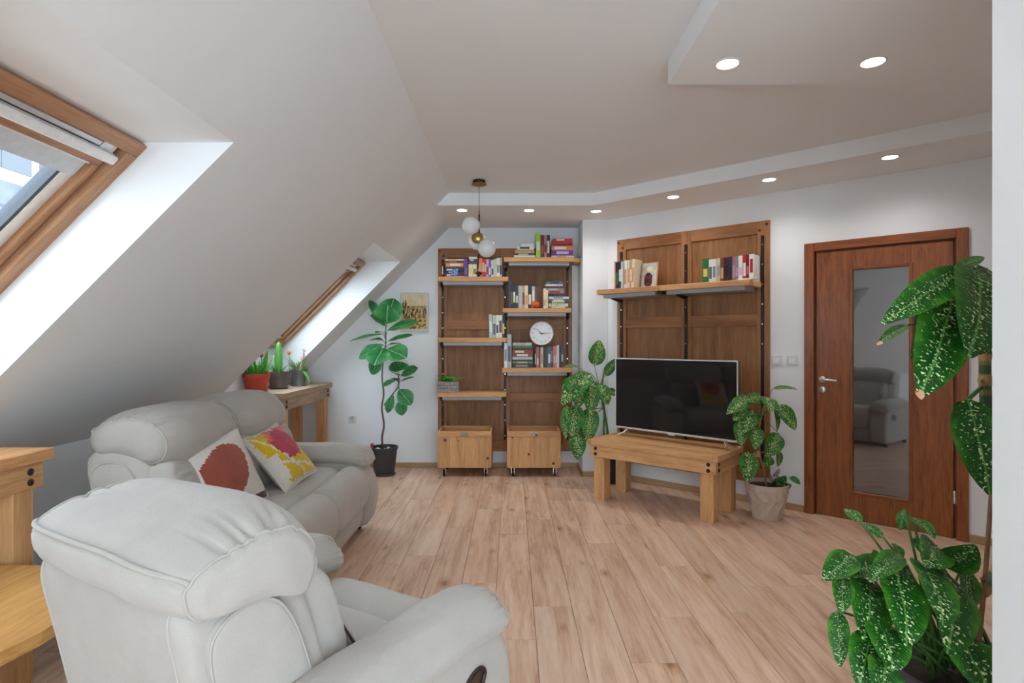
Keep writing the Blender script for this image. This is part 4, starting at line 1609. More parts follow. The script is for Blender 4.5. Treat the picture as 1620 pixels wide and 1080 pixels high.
BASE = [(-.30, .045), (-.30, .26), (.0, .285), (.30, .26), (.405, .23), (.425, .15), (.392, .06), (.33, .040), (.0, .035)]
ARM = [(-.335, .065), (-.355, .28), (-.345, .45), (-.26, .515), (.0, .53), (.25, .52), (.375, .48), (.445, .40), (.478, .29), (.470, .17), (.425, .06), (.25, .045), (.0, .045)]


def arm_pad(w):
    h = w / 2
    return [(-h, .505), (-h - .008, .545), (-h + .03, .588), (-.04, .610), (.04, .610), (h - .03, .588), (h + .008, .545), (h, .505), (h - .04, .482), (-h + .04, .482)]


def recliner(name, label, loc, rotz, seats, sw, hw, arm_in, arm_w, mat_, handle_side=0, seed=0.0, hi=False, shell_w=None, hy=0.0, hz=0.0, az=0.0, droop=0.0):
    r = thing(name, label, 'armchair' if len(seats) == 1 else 'sofa', loc, rotz)
    nn, mm = (110, 70) if hi else (80, 50)
    y0 = min(seats) - hw / 2
    y1 = max(seats) + hw / 2
    sh = shell_w / 2 if shell_w else max(abs(y0), y1)
    mb, rg = loft(SHELL, -sh + .008 + hy, sh - .008 + hy, n=nn, m=24, e=.045, bulge=.006, und=.003, seed=seed)
    shell = mb.build('back_shell', mat_, r, smooth=180)
    for sg in (-1, 1):
        a, b = sorted((sg * (sh - .03) + hy, sg * (sh + .012) + hy))
        mb, rw = loft(WING, a, b, n=nn, m=10, e=.016, bulge=.006, und=.002, seed=seed + 1)
        w_ = mb.build('wing_panel', mat_, r, smooth=180)
        piping(rg[-5 if sg > 0 else 4], .0035, 'wing_seam', mat_, w_, .001)
        piping(rw[-3 if sg > 0 else 2], .0035, 'wing_seam', mat_, w_, .002)
    for k, yc0 in enumerate(seats):
        yc = yc0 + hy
        mb, rg = loft(CHEAD if hi else HEAD, yc - hw / 2, yc + hw / 2, n=nn, m=mm, e=.16 if hi else .19, inset=.05 if hi else .075, bulge=.012, wr=.015, wl_=.085, wf=6, und=.007, seed=seed + 2.3 * k + .7, belly=.03, shift=lambda t: (0, hz - droop * max(0, -t) ** 3))
        hd_ = mb.build('headrest', mat_, r, smooth=180)
        j0 = next(j for j, q in enumerate(rg) if q[0].y > yc - hw / 2 + .020)
        piping(rg[j0], .0038, 'headrest_seam', mat_, hd_, .0012)
        piping(rg[len(rg) - 1 - j0], .0038, 'headrest_seam', mat_, hd_, .0012)
        # piping along the rear edge
        i0 = min(range(nn), key=lambda i: (rg[mm // 2][i].x + .495) ** 2 + (rg[mm // 2][i].z - (.888 if hi else .925) - hz) ** 2)
        pth = [rg[j][i0] + Vector((-.003, 0, .002)) for j in range(j0, len(rg) - j0)]
        MB().tube(pth, .0055, 8).build('rear_piping', mat_, hd_, smooth=180)
        yc = yc0
        mb, _ = loft(LUMB, yc - sw / 2 + .006, yc + sw / 2 - .006, n=nn, m=mm, e=.05, wr=.012, wl_=.08, wf=12, und=.006, seed=seed + 4 + k)
        mb.build('back_cushion', mat_, r, smooth=180)
        mb, _ = loft(SEAT, yc - sw / 2 + .004, yc + sw / 2 - .004, n=nn, m=mm, e=.035, und=.005, seed=seed + 6 + k, belly=.02)
        mb.build('seat_cushion', mat_, r, smooth=180)
        mb, rg = loft(FOOT, yc - sw / 2 + .004, yc + sw / 2 - .004, n=nn, m=mm, e=.05, und=.005, seed=seed + 8 + k, belly=.03)
        ft = mb.build('footrest_cushion', mat_, r, smooth=180)
        mb, _ = loft(BASE, yc - sw / 2 + .002, yc + sw / 2 - .002, n=48, m=14, e=.02, und=.002, seed=seed + 9)
        mb.build('base', mat_, r, smooth=180)
    for sg in (-1, 1):
        a, b = sorted((sg * arm_in, sg * (arm_in + arm_w)))
        mb, rg = loft(ARM, a + .012, b - .012, n=nn, m=20, e=.04, bulge=.008, und=.003, seed=seed + 12 + sg)
        ar = mb.build('arm', mat_, r, smooth=180)
        piping(rg[-5 if sg > 0 else 4], .003, 'arm_seam', mat_, ar, .0008)
        yc = (a + b) / 2
        mb, rg = loft([(p[0] + yc, p[1] + (az if sg < 0 else -az * .4)) for p in arm_pad(arm_w)], -.30, .455, axis='x', n=nn, m=mm, e=.062, bulge=.016, wr=.012, wl_=.05, wf=13, und=.005,
                      seed=seed + 14 + sg, shift=lambda t: (0, -.035 * max(0, t) ** 3))
        ap = mb.build('arm_pad', mat_, ar, smooth=180)
        j0 = next(j for j, q in enumerate(rg) if q[0].x > -.30 + .020)
        piping(rg[len(rg) - 1 - j0], .0032, 'arm_pad_seam', mat_, ap, .001)
        if sg == handle_side:
            yo = sg * (arm_in + arm_w) - sg * .006
            pts = [(.235 + .052 * math.cos(2 * PI * k / 24) + .018 * math.sin(2 * PI * k / 24), yo + sg * .004, .365 + .036 * math.sin(2 * PI * k / 24)) for k in range(24)]
            hb = MB().tube(pts, .007, 8, closed=True).build('recline_handle', plain('dark_brown_plastic', lin(46, 32, 26), .35), ar, smooth=180)
            q = MB()
            q.add([(p[0], yo + sg * .001, p[2]) for p in pts], [tuple(range(24))])
            q.add([(p[0], yo - sg * .02, p[2]) for p in pts], [tuple(range(24))])
            q.build('handle_recess', plain('brown_plastic', lin(74, 54, 42), .4), hb)
    mb = MB()
    e_ = arm_in + arm_w - .06
    for (fx, fy) in ((.34, e_), (.34, -e_), (-.28, e_), (-.28, -e_)):
        MB().lathe([(.022, 0), (.026, .02), (.026, .05)], 14, fx, fy, 0).build('foot', BLACK_M, r)
    return r


recliner('loveseat', 'two seat greige recliner sofa under the sloped ceiling', (-1.43, 3.19, 0), 0, (-.338, .338), .672, .672, .672, .228, SOFA_M, 0, 3.0, shell_w=1.36)
CH = (-.62, 1.60)
recliner('recliner_armchair', 'pale grey recliner armchair with its back to the camera', (CH[0], CH[1], 0), math.radians(60), (0,), .50, .66, .245, .215, CHAIR_M, -1, 21.0, hi=True, shell_w=.62, hy=.025, hz=0.0, az=-.03, droop=.03)


# ------------------------------------------------------------------ scatter cushions
def pillow(name, label, loc, rot, size, thick, mats, fn, n=40, group='scatter cushions'):
    t = thing(name, label, 'cushion', loc, 0, group)
    t.rotation_euler = rot
    front, back = MB(), MB()
    for (mb, sg) in ((front, -1), (back, 1)):
        vs = []
        for j in range(n + 1):
            for i in range(n + 1):
                p, q = 2 * i / n - 1, 2 * j / n - 1
                th = thick / 2 * ((1 - abs(p) ** 2.6) * (1 - abs(q) ** 2.6)) ** .55
                th *= 1 + .10 * noise.noise((p * 2.2, q * 2.2, sg * 3 + size * 20))
                x = size / 2 * p * (1 - .075 * (1 - q * q))
                z = size / 2 * q * (1 - .075 * (1 - p * p))
                vs.append((x, sg * th, z + size / 2))
        for j in range(n):
            for i in range(n):
                f = (j * (n + 1) + i, j * (n + 1) + i + 1, (j + 1) * (n + 1) + i + 1, (j + 1) * (n + 1) + i)
                mb.f.append(f if sg < 0 else f[::-1])
                mb.mi.append(fn(2 * (i + .5) / n - 1, 2 * (j + .5) / n - 1) if sg < 0 else 0)
        mb.v = [Vector(v) for v in vs]
    front.build('front_cover', mats, t, smooth=180)
    back.build('back_cover', mats[0], t, smooth=180)
    pth = []
    for (p, q) in [(k / 10, -1) for k in range(-10, 10)] + [(1, k / 10) for k in range(-10, 10)] + [(-k / 10, 1) for k in range(-10, 10)] + [(-1, -k / 10) for k in range(-10, 10)]:
        pth.append((size / 2 * p * (1 - .075 * (1 - q * q)), 0, size / 2 * q * (1 - .075 * (1 - p * p)) + size / 2))
    MB().tube(pth, .004, 6, closed=True).build('edge_piping', mats[-1], t, smooth=180)
    return t


CR = fabric('cream_rib', lin(214, 206, 196), .1)
RU = fabric('rust_wool', lin(152, 78, 62), .2)
YE = fabric('mustard_wool', lin(212, 176, 30), .1)
MG = fabric('raspberry_wool', lin(180, 58, 82), .12)
PK = fabric('coral_wool', lin(218, 104, 106), .1)
PW_ = fabric('plum_wool', lin(92, 58, 64), .1)


def rust_fn(p, q):
    if ((p + .30) / .88) ** 2 + ((q - .16 - .3 * p) / .72) ** 2 < 1 and p > -.9:
        return 1
    if q < -.82 and p > .0:
        return 2
    return 0


def sunny_fn(p, q):
    n = .10 * noise.noise((p * 7, q * 7, 2))
    if max(abs(p), abs(q)) > .9 + n:
        return 0
    d = math.hypot(p - .15, q - .36)
    if d < .62 + n * 1.6:
        return 2 if d < .48 + n or q < .5 else 3
    if q > .72 + n and p > -.2:
        return 3
    if abs(p + .55 * q + .35 + n) < .05 or abs(q + .48 + .4 * p + n) < .05:
        return 0
    if p < -.62 + n * 2 and q < .1:
        return 0
    return 1


# ------------------------------------------------------------------ potted plants
def pot_mesh(r_top, r_bot, h, rim=.012, n=32, wob=None, lip=.02):
    m = MB()
    m.lathe([(r_bot * .94, 0), (r_bot, .006), (r_top - rim * .6, h - lip), (r_top, h - lip), (r_top, h), (r_top - rim, h), (r_top - rim, h - .03), (r_bot * .9, .03)], n, wob=wob)
    return m


def local_builder(root):
    o = Vector(root.location)

    def put(mb, name, mat_, parent=None, smooth=180):
        return mb.build(name, mat_, parent or root, smooth=smooth, origin=o)
    return put


def add_leaf(put, base, tip, w, mat_, stem_from=None, arch=.04, nrm=(0, -1, .5), pet_r=.004, fold=.15, wav=.03, sag=None, name='leaf', pet_mat=None, shape=.75, lift=.06):
    lf_ = put(leaf(base, tip, w, arch, nrm, fold, n=10, m=4, wav=wav, sag=sag, shape=shape), name, mat_)
    if stem_from is not None:
        s = Vector(stem_from)
        b = Vector(base)
        mid = (s + b) / 2 + Vector((0, 0, lift))
        mb = MB()
        mb.tube(bez(s, mid, b, 7), [pet_r * (1.15 - .4 * i / 7) for i in range(8)], 6)
        put(mb, 'petiole', pet_mat or STEM_M, lf_)
    return lf_


# fiddle leaf fig by the far wall
FY = 5.64
fg = thing('fiddle_leaf_fig', 'tall fiddle leaf fig in a dark grey pot by the far wall', 'potted plant', (P(608, 750, FY).x, FY, 0))
put = local_builder(fg)
POTD = plain('anthracite_plastic', lin(62, 63, 68), .5)
pm = MB().lathe([(.105, 0), (.112, .012), (.108, .02), (.09, .022)], 32).build('saucer', POTD, fg, smooth=40)
q = pot_mesh(.135, .098, .26)
q.v = [v + Vector((0, 0, .02)) for v in q.v]
q.build('pot', POTD, fg, smooth=40)
MB().lathe([(.0005, .252), (.12, .248)], 24, cap0=False, cap1=False).build('soil', SOIL_M, fg)
random.seed(8)
for k in range(14):
    a, rr = random.uniform(0, 6.28), random.uniform(.02, .1)
    MB().sphere((rr * math.cos(a), rr * math.sin(a), .256), random.uniform(.008, .014), 7, 5, .6).build('pebble', WHITE_M, fg, smooth=80)
tr = [P(605, 708, FY), P(604.5, 690, FY), P(607.5, 672, FY), P(604, 645, FY), P(607, 622, FY), P(604.5, 600, FY), P(605.5, 578, FY)]
top = [P(605.5, 578, FY), P(609, 556, FY), P(610.5, 540, FY), P(610, 522, FY)]
put(MB().tube(catmull(tr + top[1:], 30, False), [.011 - .006 * i / 29 for i in range(30)], 8), 'trunk', BARK_M)
br = [P(608, 640, FY), P(622, 622, FY - .03), P(631, 610, FY - .05), P(630.5, 594, FY - .05)]
put(MB().tube(catmull(br, 14, False), [.007 - .003 * i / 13 for i in range(14)], 7), 'branch', BARK_M)
FL = [  # base u, v, dy | tip u, v, dy | width px | normal | attach v on the stem
    ((611, 510, 0), (584, 475, .06), 13, (-.5, -.8, .3), 520), ((611, 512, 0), (590, 492, .12), 14, (-.3, -.8, .5), 522), ((612, 512, -.02), (623, 472, .06), 30, (.1, -1, .3), 520),
    ((612, 511, -.06), (614, 483, -.14), 32, (0, -1, .2), 520), ((610, 516, -.02), (586, 498, -.05), 13, (-.2, -.5, 1), 524), ((613, 522, -.02), (662, 509, -.10), 17, (.1, -.8, .8), 528),
    ((606, 528, -.02), (553, 540, -.04), 14, (-.1, -.35, 1), 532), ((608, 526, 0), (594, 527, -.12), 10, (0, -.3, 1), 530), ((613, 540, 0), (653, 530, -.02), 12, (.1, -.6, 1), 540),
    ((606, 538, .03), (584, 538, .10), 12, (0, -.3, 1), 540), ((606, 545, -.03), (568, 567, -.04), 20, (-.4, -.8, .5), 545), ((607, 550, -.04), (592, 578, -.22), 30, (-.1, -1, .45), 550),
    ((612, 552, -.04), (643, 566, -.22), 27, (.1, -1, .6), 552), ((603, 562, 0), (588, 592, .02), 18, (-.2, -1, .2), 556), ((613, 546, .02), (636, 544, .10), 10, (0, -.2, 1), 546),
]
stem_pts = {}
for (b, t, wpx, nr, av) in FL:
    bp = P(b[0], b[1], FY + b[2])
    tp = P(t[0], t[1], FY + t[2])
    at = P(610, av + 4, FY)
    add_leaf(put, bp, tp, wpx / F_PX * FY * 1.3, FIG_M, at, arch=.02, nrm=nr, pet_r=.003, fold=.12, wav=.05, shape=1.15, lift=.0)
BR = [((629, 588, -.05), (622, 573, -.08), 16, (-.2, -1, .3)), ((631, 586, -.05), (634, 572, .0), 22, (.1, -1, .3)), ((634, 594, -.05), (661, 582, -.10), 15, (.1, -.8, .7)), ((632, 604, -.05), (655, 596, .02), 6, (0, -.3, 1)),
      ((628, 600, -.05), (604, 612, -.10), 13, (-.2, -.5, 1)), ((628, 602, -.05), (620, 598, -.2), 10, (0, -.3, 1)), ((631, 616, -.05), (651, 640, -.14), 20, (.1, -1, .3)), ((634, 632, -.04), (636, 657, -.08), 15, (0, -1, .2)),
      ((622, 624, -.03), (613, 653, -.05), 12, (-.2, -1, .2)), ((630, 594, -.06), (622, 590, -.16), 14, (0, -.5, .8))]
for (b, t, wpx, nr) in BR:
    add_leaf(put, P(b[0], b[1], FY + b[2]), P(t[0], t[1], FY + t[2]), wpx / F_PX * FY * 1.3, FIG_M, P(630.5, 606, FY - .05), arch=.015, nrm=nr, pet_r=.0025, fold=.1, wav=.04, shape=1.15, lift=0)
sl = MB().box(-.125, -.098, -.05, -.02, .24, .315).build('plant_tag', plain('red_tag', lin(170, 60, 50), .5, var=.3, scale=50), fg)
MB().box(-.124, -.099, -.0506, -.05, .25, .28).build('tag_picture', plain('green_print', lin(60, 96, 60), .5, var=.3, scale=60), sl)

# spotted dieffenbachia behind the bench
DY = 5.36
da = thing('dieffenbachia', 'speckled dieffenbachia in a dark pot between bookcase and television', 'potted plant', (.93, DY, 0), 0, 'dieffenbachia plants')
put = local_builder(da)
MB().lathe([(.105, 0), (.115, .012), (.11, .02), (.09, .02)], 28).build('saucer', BLACK_M, da, smooth=40)
q = pot_mesh(.13, .10, .24)
q.v = [v + Vector((0, 0, .018)) for v in q.v]
q.build('pot', plain('black_plastic', lin(40, 42, 46), .45), da, smooth=40)
MB().lathe([(.0005, .235), (.115, .232)], 24, cap0=False, cap1=False).build('soil', SOIL_M, da)
pot_top = Vector((.93, DY, .235))
st1 = [pot_top, P(962, 690, DY), P(957, 655, DY - .02), P(954, 640, DY - .02), P(948, 612, DY - .02)]
put(MB().tube(catmull(st1, 16, False), [.013 - .004 * i / 15 for i in range(16)], 8), 'stem', STEM_M)
st2 = [pot_top + Vector((.02, 0, 0)), P(956, 690, DY), P(956, 650, DY), P(953, 610, DY), P(955, 590, DY)]
put(MB().tube(catmull(st2, 14, False), [.010 - .003 * i / 13 for i in range(14)], 8), 'stem', STEM_M)
A_ = P(948, 612, DY - .02)
DA = [  # base, tip (u, v, dy), width px, normal
    ((940, 578, -.05), (948, 538, -.02), 23, (.1, -1, .1)), ((957, 594, .02), (979, 566, -.02), 14, (-.3, -1, .3)), ((917, 582, -.1), (893, 580, -.22), 9, (0, -.6, 1)),
    ((934, 590, -.05), (889, 640, -.16), 30, (-.3, -.9, .6)), ((936, 602, -.08), (934, 658, -.18), 22, (0, -1, .25)), ((945, 608, -.05), (962, 640, -.14), 22, (.3, -1, .4)),
    ((922, 606, -.06), (914, 646, -.20), 22, (-.2, -1, .4)), ((910, 640, -.12), (905, 690, -.24), 26, (-.1, -1, .2)), ((934, 645, -.12), (930, 700, -.26), 24, (0, -1, .2)),
    ((897, 640, -.15), (895, 694, -.22), 14, (-.4, -1, .2)), ((913, 684, -.2), (914, 727, -.27), 22, (0, -1, .15)), ((958, 618, 0), (980, 626, -.05), 13, (.2, -.8, .6)), ((921, 655, -.1), (920, 700, -.18), 18, (0, -1, .1)),
    ((912, 600, -.1), (890, 620, -.1), 20, (-.4, -.9, .4))]
for (b, t, wpx, nr) in DA:
    bp, tp = P(b[0], b[1], DY + b[2]), P(t[0], t[1], DY + t[2])
    L = (tp - bp).length
    add_leaf(put, bp, tp, wpx / F_PX * DY * 1.18, DIEFF_FAR_M, A_ if b[1] < 650 else P(955, 645, DY), arch=.16 * L, nrm=nr, pet_r=.0035, fold=.16, wav=.04, lift=.03)

# dieffenbachia in the faceted beige pot
EY = 4.27
ex = (1213 - 810) / F_PX * EY
de = thing('dieffenbachia', 'speckled dieffenbachia in a faceted beige pot beside the door', 'potted plant', (ex, EY, 0), 0, 'dieffenbachia plants')
put = local_builder(de)
POTB = plain('beige_ceramic', lin(196, 178, 164), .45, var=.04)
m = MB()
nf = 10
ringz = [(.100, 0, 0), (.106, .012, 0), (.118, .075, 0), (.135, .15, .5), (.148, .215, 0), (.152, .225, 0), (.155, .262, 0), (.147, .264, 0), (.142, .23, 0)]
vs = []
for (r_, z_, tw_) in ringz:
    facet = .012 < z_ < .22
    for k in range(nf * 2):
        a = 2 * PI * (k + tw_ * 2) / (nf * 2)
        rr = r_ * (1.0 if not facet else (1.03 if (k % 2 == 0) else .965))
        vs.append((rr * math.cos(a), rr * math.sin(a), z_))
fs = []
nk = nf * 2
for j in range(len(ringz) - 1):
    for k in range(nk):
        a, b, c, d = j * nk + k, j * nk + (k + 1) % nk, (j + 1) * nk + (k + 1) % nk, (j + 1) * nk + k
        fs += [(a, b, c), (a, c, d)]
fs.append(tuple(range(nk - 1, -1, -1)))
m.add(vs, fs)
m.build('pot', POTB, de)
MB().lathe([(.0005, .238), (.144, .234)], 24, cap0=False, cap1=False).build('soil', SOIL_M, de)
sp_ = [Vector((ex + .0, EY, .235)), P(1206, 735, EY), P(1201, 716, EY), P(1201, 690, EY), P(1203, 665, EY), P(1207, 650, EY), P(1210, 640, EY)]
put(MB().tube(catmull(sp_, 22, False), [.009 - .003 * i / 21 for i in range(22)], 8), 'stem', plain('tan_stem', lin(150, 116, 78), .7, var=.2))
A1_ = P(1203, 660, EY)
DE = [((1222, 615, -.0), (1262, 616, -.06), 10, (.05, -.5, 1)), ((1205, 630, -.05), (1179, 632, -.16), 18, (0, -.9, .5)), ((1186, 628, -.08), (1150, 655, -.16), 20, (-.4, -.9, .5)), ((1212, 628, -.06), (1219, 652, -.2), 23, (.1, -1, .6)),
      ((1229, 640, -.02), (1258, 680, -.10), 25, (.25, -1, .4)), ((1226, 645, -.0), (1229, 682, -.05), 10, (.5, -1, .2)), ((1190, 648, -.06), (1176, 684, -.18), 23, (-.1, -1, .4)), ((1180, 646, -.08), (1160, 665, -.14), 18, (-.4, -1, .4)),
      ((1170, 664, -.1), (1172, 706, -.16), 18, (-.2, -1, .2)), ((1193, 672, -.1), (1195, 711, -.22), 21, (0, -1, .3)), ((1232, 686, -.04), (1214, 722, -.14), 23, (-.1, -1, .3)), ((1184, 715, -.16), (1181, 762, -.24), 24, (-.1, -1, .15)),
      ((1232, 712, -.0), (1230, 738, -.05), 11, (.3, -1, .2)), ((1220, 722, -.05), (1208, 737, -.12), 15, (-.1, -1, .3))]
for (b, t, wpx, nr) in DE:
    bp, tp = P(b[0], b[1], EY + b[2]), P(t[0], t[1], EY + t[2])
    L = (tp - bp).length
    add_leaf(put, bp, tp, wpx / F_PX * EY * 1.18, DIEFF_FAR_M, A1_ if b[1] < 700 else P(1202, 716, EY), arch=.15 * L, nrm=nr, pet_r=.003, fold=.15, wav=.04, lift=.02)
DE2 = [((1232, 764, -.04), (1243, 752, -.1), 12), ((1240, 766, 0), (1238, 754, -.05), 10), ((1250, 754, 0), (1266, 766, -.05), 9), ((1222, 768, -.04), (1226, 756, -.1), 8), ((1244, 770, -.05), (1252, 766, -.1), 8)]
for (b, t, wpx) in DE2:
    bp, tp = P(b[0], b[1], EY + b[2]), P(t[0], t[1], EY + t[2])
    add_leaf(put, bp, tp, wpx / F_PX * EY * 1.2, FIG_M, Vector((ex + .07, EY - .03, .236)), arch=.015, nrm=(0, -1, .5), pet_r=.002, lift=.02)
for (u, v) in ((1224, 750), (1230, 756), (1219, 757), (1228, 746)):
    c = P(u, v, EY - .02)
    put(leaf(c + Vector((0, 0, -.02)), c + Vector((random.uniform(-.02, .02), -.02, .03)), .03, .005), 'leaf', plain('pink_leaf', lin(176, 140, 140), .6, var=.3, scale=80))
put(MB().tube(bez(Vector((ex + .04, EY - .02, .236)), P(1222, 762, EY - .02), P(1216, 742, EY - .02), 6), .003, 6), 'stem', STEM_M)
put(leaf(P(1203, 716, EY - .02), P(1190, 720, EY - .07), .05, .01, (0, -1, .3)), 'dry_leaf', DRY_M)

# large dieffenbachia in the foreground, partly behind the partition
GY = 1.80
gx = 1.43
dg_ = thing('dieffenbachia', 'large spotted dieffenbachia with a bamboo stake beside the partition wall', 'potted plant', (gx, GY, 0), 0, 'dieffenbachia plants')
put = local_builder(dg_)
POTK = plain('charcoal_plastic', lin(52, 53, 60), .4)
q = pot_mesh(.235, .18, .30, rim=.014, n=48)
q.build('pot', POTK, dg_, smooth=40)
MB().lathe([(.0005, .275), (.222, .268)], 32, cap0=False, cap1=False).build('soil', SOIL_M, dg_)
# tall cane with leaf scars, and the stake tied to it
cane = [Vector((gx + .03, GY, .27)), P(1530, 960, GY), P(1560, 930, GY), P(1582, 890, GY), P(1580, 800, GY), P(1566, 720, GY), P(1559, 620, GY), P(1558, 540, GY), P(1556, 490, GY)]
cp = catmull(cane, 60, False)
CANE_M, _nt, _b = new_mat('banded_cane')
_tc = nd(_nt, 'ShaderNodeTexCoord')
_nz = nd(_nt, 'ShaderNodeTexNoise', Scale=9.0, Detail=1.0)
_mp = nd(_nt, 'ShaderNodeMapping')
_mp.inputs['Scale'].default_value = (.2, .2, 2.2)
_nt.links.new(_tc.outputs['Object'], _mp.inputs['Vector'])
_nt.links.new(_mp.outputs[0], _nz.inputs['Vector'])
_rp = nd(_nt, 'ShaderNodeValToRGB')
_rp.color_ramp.elements[0].position, _rp.color_ramp.elements[0].color = .46, lin(58, 84, 52)
_rp.color_ramp.elements[1].position, _rp.color_ramp.elements[1].color = .54, lin(168, 136, 82)
_nt.links.new(_nz.outputs['Fac'], _rp.inputs['Fac'])
_nt.links.new(_rp.outputs['Color'], _b.inputs['Base Color'])
_b.inputs['Roughness'].default_value = .6
cn = put(MB().tube(cp, [.021 + .0035 * (1 if i % 4 == 0 else 0) - .006 * i / 59 for i in range(60)], 12), 'cane', CANE_M)
for i in range(22, 58, 5):
    c = cp[i]
    put(leaf(c + Vector((-.012, -.012, 0)), c + Vector((-.045 if (i // 5) % 2 else -.02, -.035, .02)), .032, .006, (0, -1, .4)), 'leaf_sheath', plain('sheath_tan', lin(160, 128, 80), .7, var=.25, scale=60), cn)
put(MB().tube([Vector((gx + .05, GY - .06, .25)), P(1549, 1010, GY - .06), P(1558, 920, GY - .06), P(1569, 770, GY - .06), P(1574, 690, GY - .05)], [.007, .007, .0065, .006, .0055], 8), 'bamboo_stake', plain('bamboo_brown', lin(134, 96, 60), .6, var=.2, scale=20))
kn = P(1556.5, 916, GY - .06)
put(MB().sphere(kn, .0095, 10, 6, .6), 'stake_node', plain('bamboo_node', lin(92, 62, 38), .6))
TOPA = P(1556, 492, GY)
GT = [  # upper leaves on the cane: base, tip, width px, normal, attach
    ((1526, 426, -.1), (1396, 512, -.22), 42, (.35, -.75, .75), TOPA), ((1545, 424, -.05), (1532, 564, -.34), 78, (.05, -1, .35), TOPA), ((1560, 424, .02), (1600, 545, -.2), 70, (.2, -1, .3), TOPA),
    ((1505, 468, -.1), (1455, 627, -.30), 66, (-.1, -1, .35), TOPA), ((1448, 482, -.06), (1440, 568, -.1), 28, (.6, -.8, .1), TOPA), ((1436, 514, -.05), (1388, 545, -.12), 16, (0, -.6, 1), TOPA),
    ((1530, 630, -.06), (1566, 782, -.14), 56, (-.35, -1, .15), P(1559, 606, GY)), ((1532, 634, -.05), (1521, 650, -.02), 30, (-.2, -1, .3), P(1559, 606, GY))]
for (b, t, wpx, nr, at) in GT:
    bp, tp = P(b[0], b[1], GY + b[2]), P(t[0], t[1], GY + t[2])
    L = (tp - bp).length
    add_leaf(put, bp, tp, wpx / F_PX * GY * 1.2, DIEFF_M, at, arch=.10 * L, nrm=nr, pet_r=.005, fold=.12, wav=.04, lift=.0)
# curled lip of the upper long leaf
put(leaf(P(1512, 428, GY - .1), P(1556, 406, GY + .02), .045, .012, (.2, -.6, 1)), 'leaf', DIEFF_M)
put(leaf(P(1396, 540, GY - .12), P(1387, 546, GY - .13), .012, .0, (0, -.6, 1)), 'dry_leaf', DRY_M)
put(leaf(P(1453, 616, GY - .292), P(1458, 632, GY - .306), .022, .0, (-.1, -1, .35)), 'dry_leaf', DRY_M)
# lower leaves around the pot
PT = Vector((gx - .10, GY - .02, .30))
GL = [((1436, 900, -.03), (1316, 912, -.18), 38, (-.1, -.6, 1)), ((1350, 878, -.1), (1302, 918, -.2), 34, (-.5, -.9, .6)), ((1362, 826, 0), (1336, 805, .06), 16, (0, -1, .5)), ((1398, 850, .0), (1364, 828, .04), 12, (0, -1, .5)),
      ((1430, 806, -.02), (1424, 838, .0), 14, (-.5, -1, .2)), ((1442, 818, -.05), (1478, 852, -.14), 26, (.2, -1, .6)), ((1424, 876, -.1), (1375, 920, -.25), 28, (-.3, -.8, .8)), ((1412, 894, -.15), (1434, 1022, -.34), 60, (0, -1, .4)),
      ((1455, 890, -.15), (1492, 990, -.36), 58, (.1, -1, .45)), ((1481, 862, -.08), (1462, 896, -.22), 44, (.1, -.9, .8)), ((1492, 896, -.08), (1543, 862, -.16), 46, (0, -1, .5)), ((1374, 918, -.12), (1366, 1012, -.3), 58, (-.15, -1, .35)),
      ((1332, 912, -.16), (1330, 970, -.26), 26, (-.3, -1, .3)), ((1325, 966, -.2), (1329, 1054, -.28), 24, (-.5, -1, .1)), ((1492, 900, -.1), (1498, 1034, -.34), 70, (.1, -1, .4)), ((1524, 892, -.02), (1526, 962, -.1), 42, (.4, -1, .3)),
      ((1392, 985, -.25), (1412, 1062, -.36), 52, (0, -1, .4)), ((1376, 1000, -.25), (1358, 1086, -.33), 44, (-.3, -1, .2)), ((1400, 1045, -.3), (1390, 1100, -.36), 50, (0, -1, .3)), ((1518, 1010, -.28), (1562, 1095, -.36), 74, (.25, -1, .5)),
      ((1416, 860, .0), (1424, 884, -.05), 16, (0, -1, .3)), ((1450, 850, .02), (1466, 880, -.02), 30, (.2, -1, .4)), ((1395, 880, -.02), (1378, 900, -.1), 26, (-.2, -1, .5))]
for (b, t, wpx, nr) in GL:
    bp, tp = P(b[0], b[1], GY + b[2]), P(t[0], t[1], GY + t[2])
    L = (tp - bp).length
    add_leaf(put, bp, tp, wpx / F_PX * (GY + t[2] * .5) * 1.25, DIEFF_M, PT + Vector((random.uniform(-.04, .1), random.uniform(-.03, .03), 0)), arch=.14 * L, nrm=nr, pet_r=.0045, fold=.14, wav=.04, lift=.05)
for k in range(5):
    a = Vector((gx - .12 + .05 * k, GY - .03 + .02 * (k % 2), .27))
    put(MB().tube(bez(a, a + Vector((0, 0, .12)), P(1415 + 18 * k, 900 - 6 * (k % 3), GY - .03), 8), .007, 7), 'stem', STEM_M)


# ------------------------------------------------------------------ flower pots on the console
def ribbed(k, n, z):
    return 1 + (.018 if k % 2 else 0)


CZ = .897


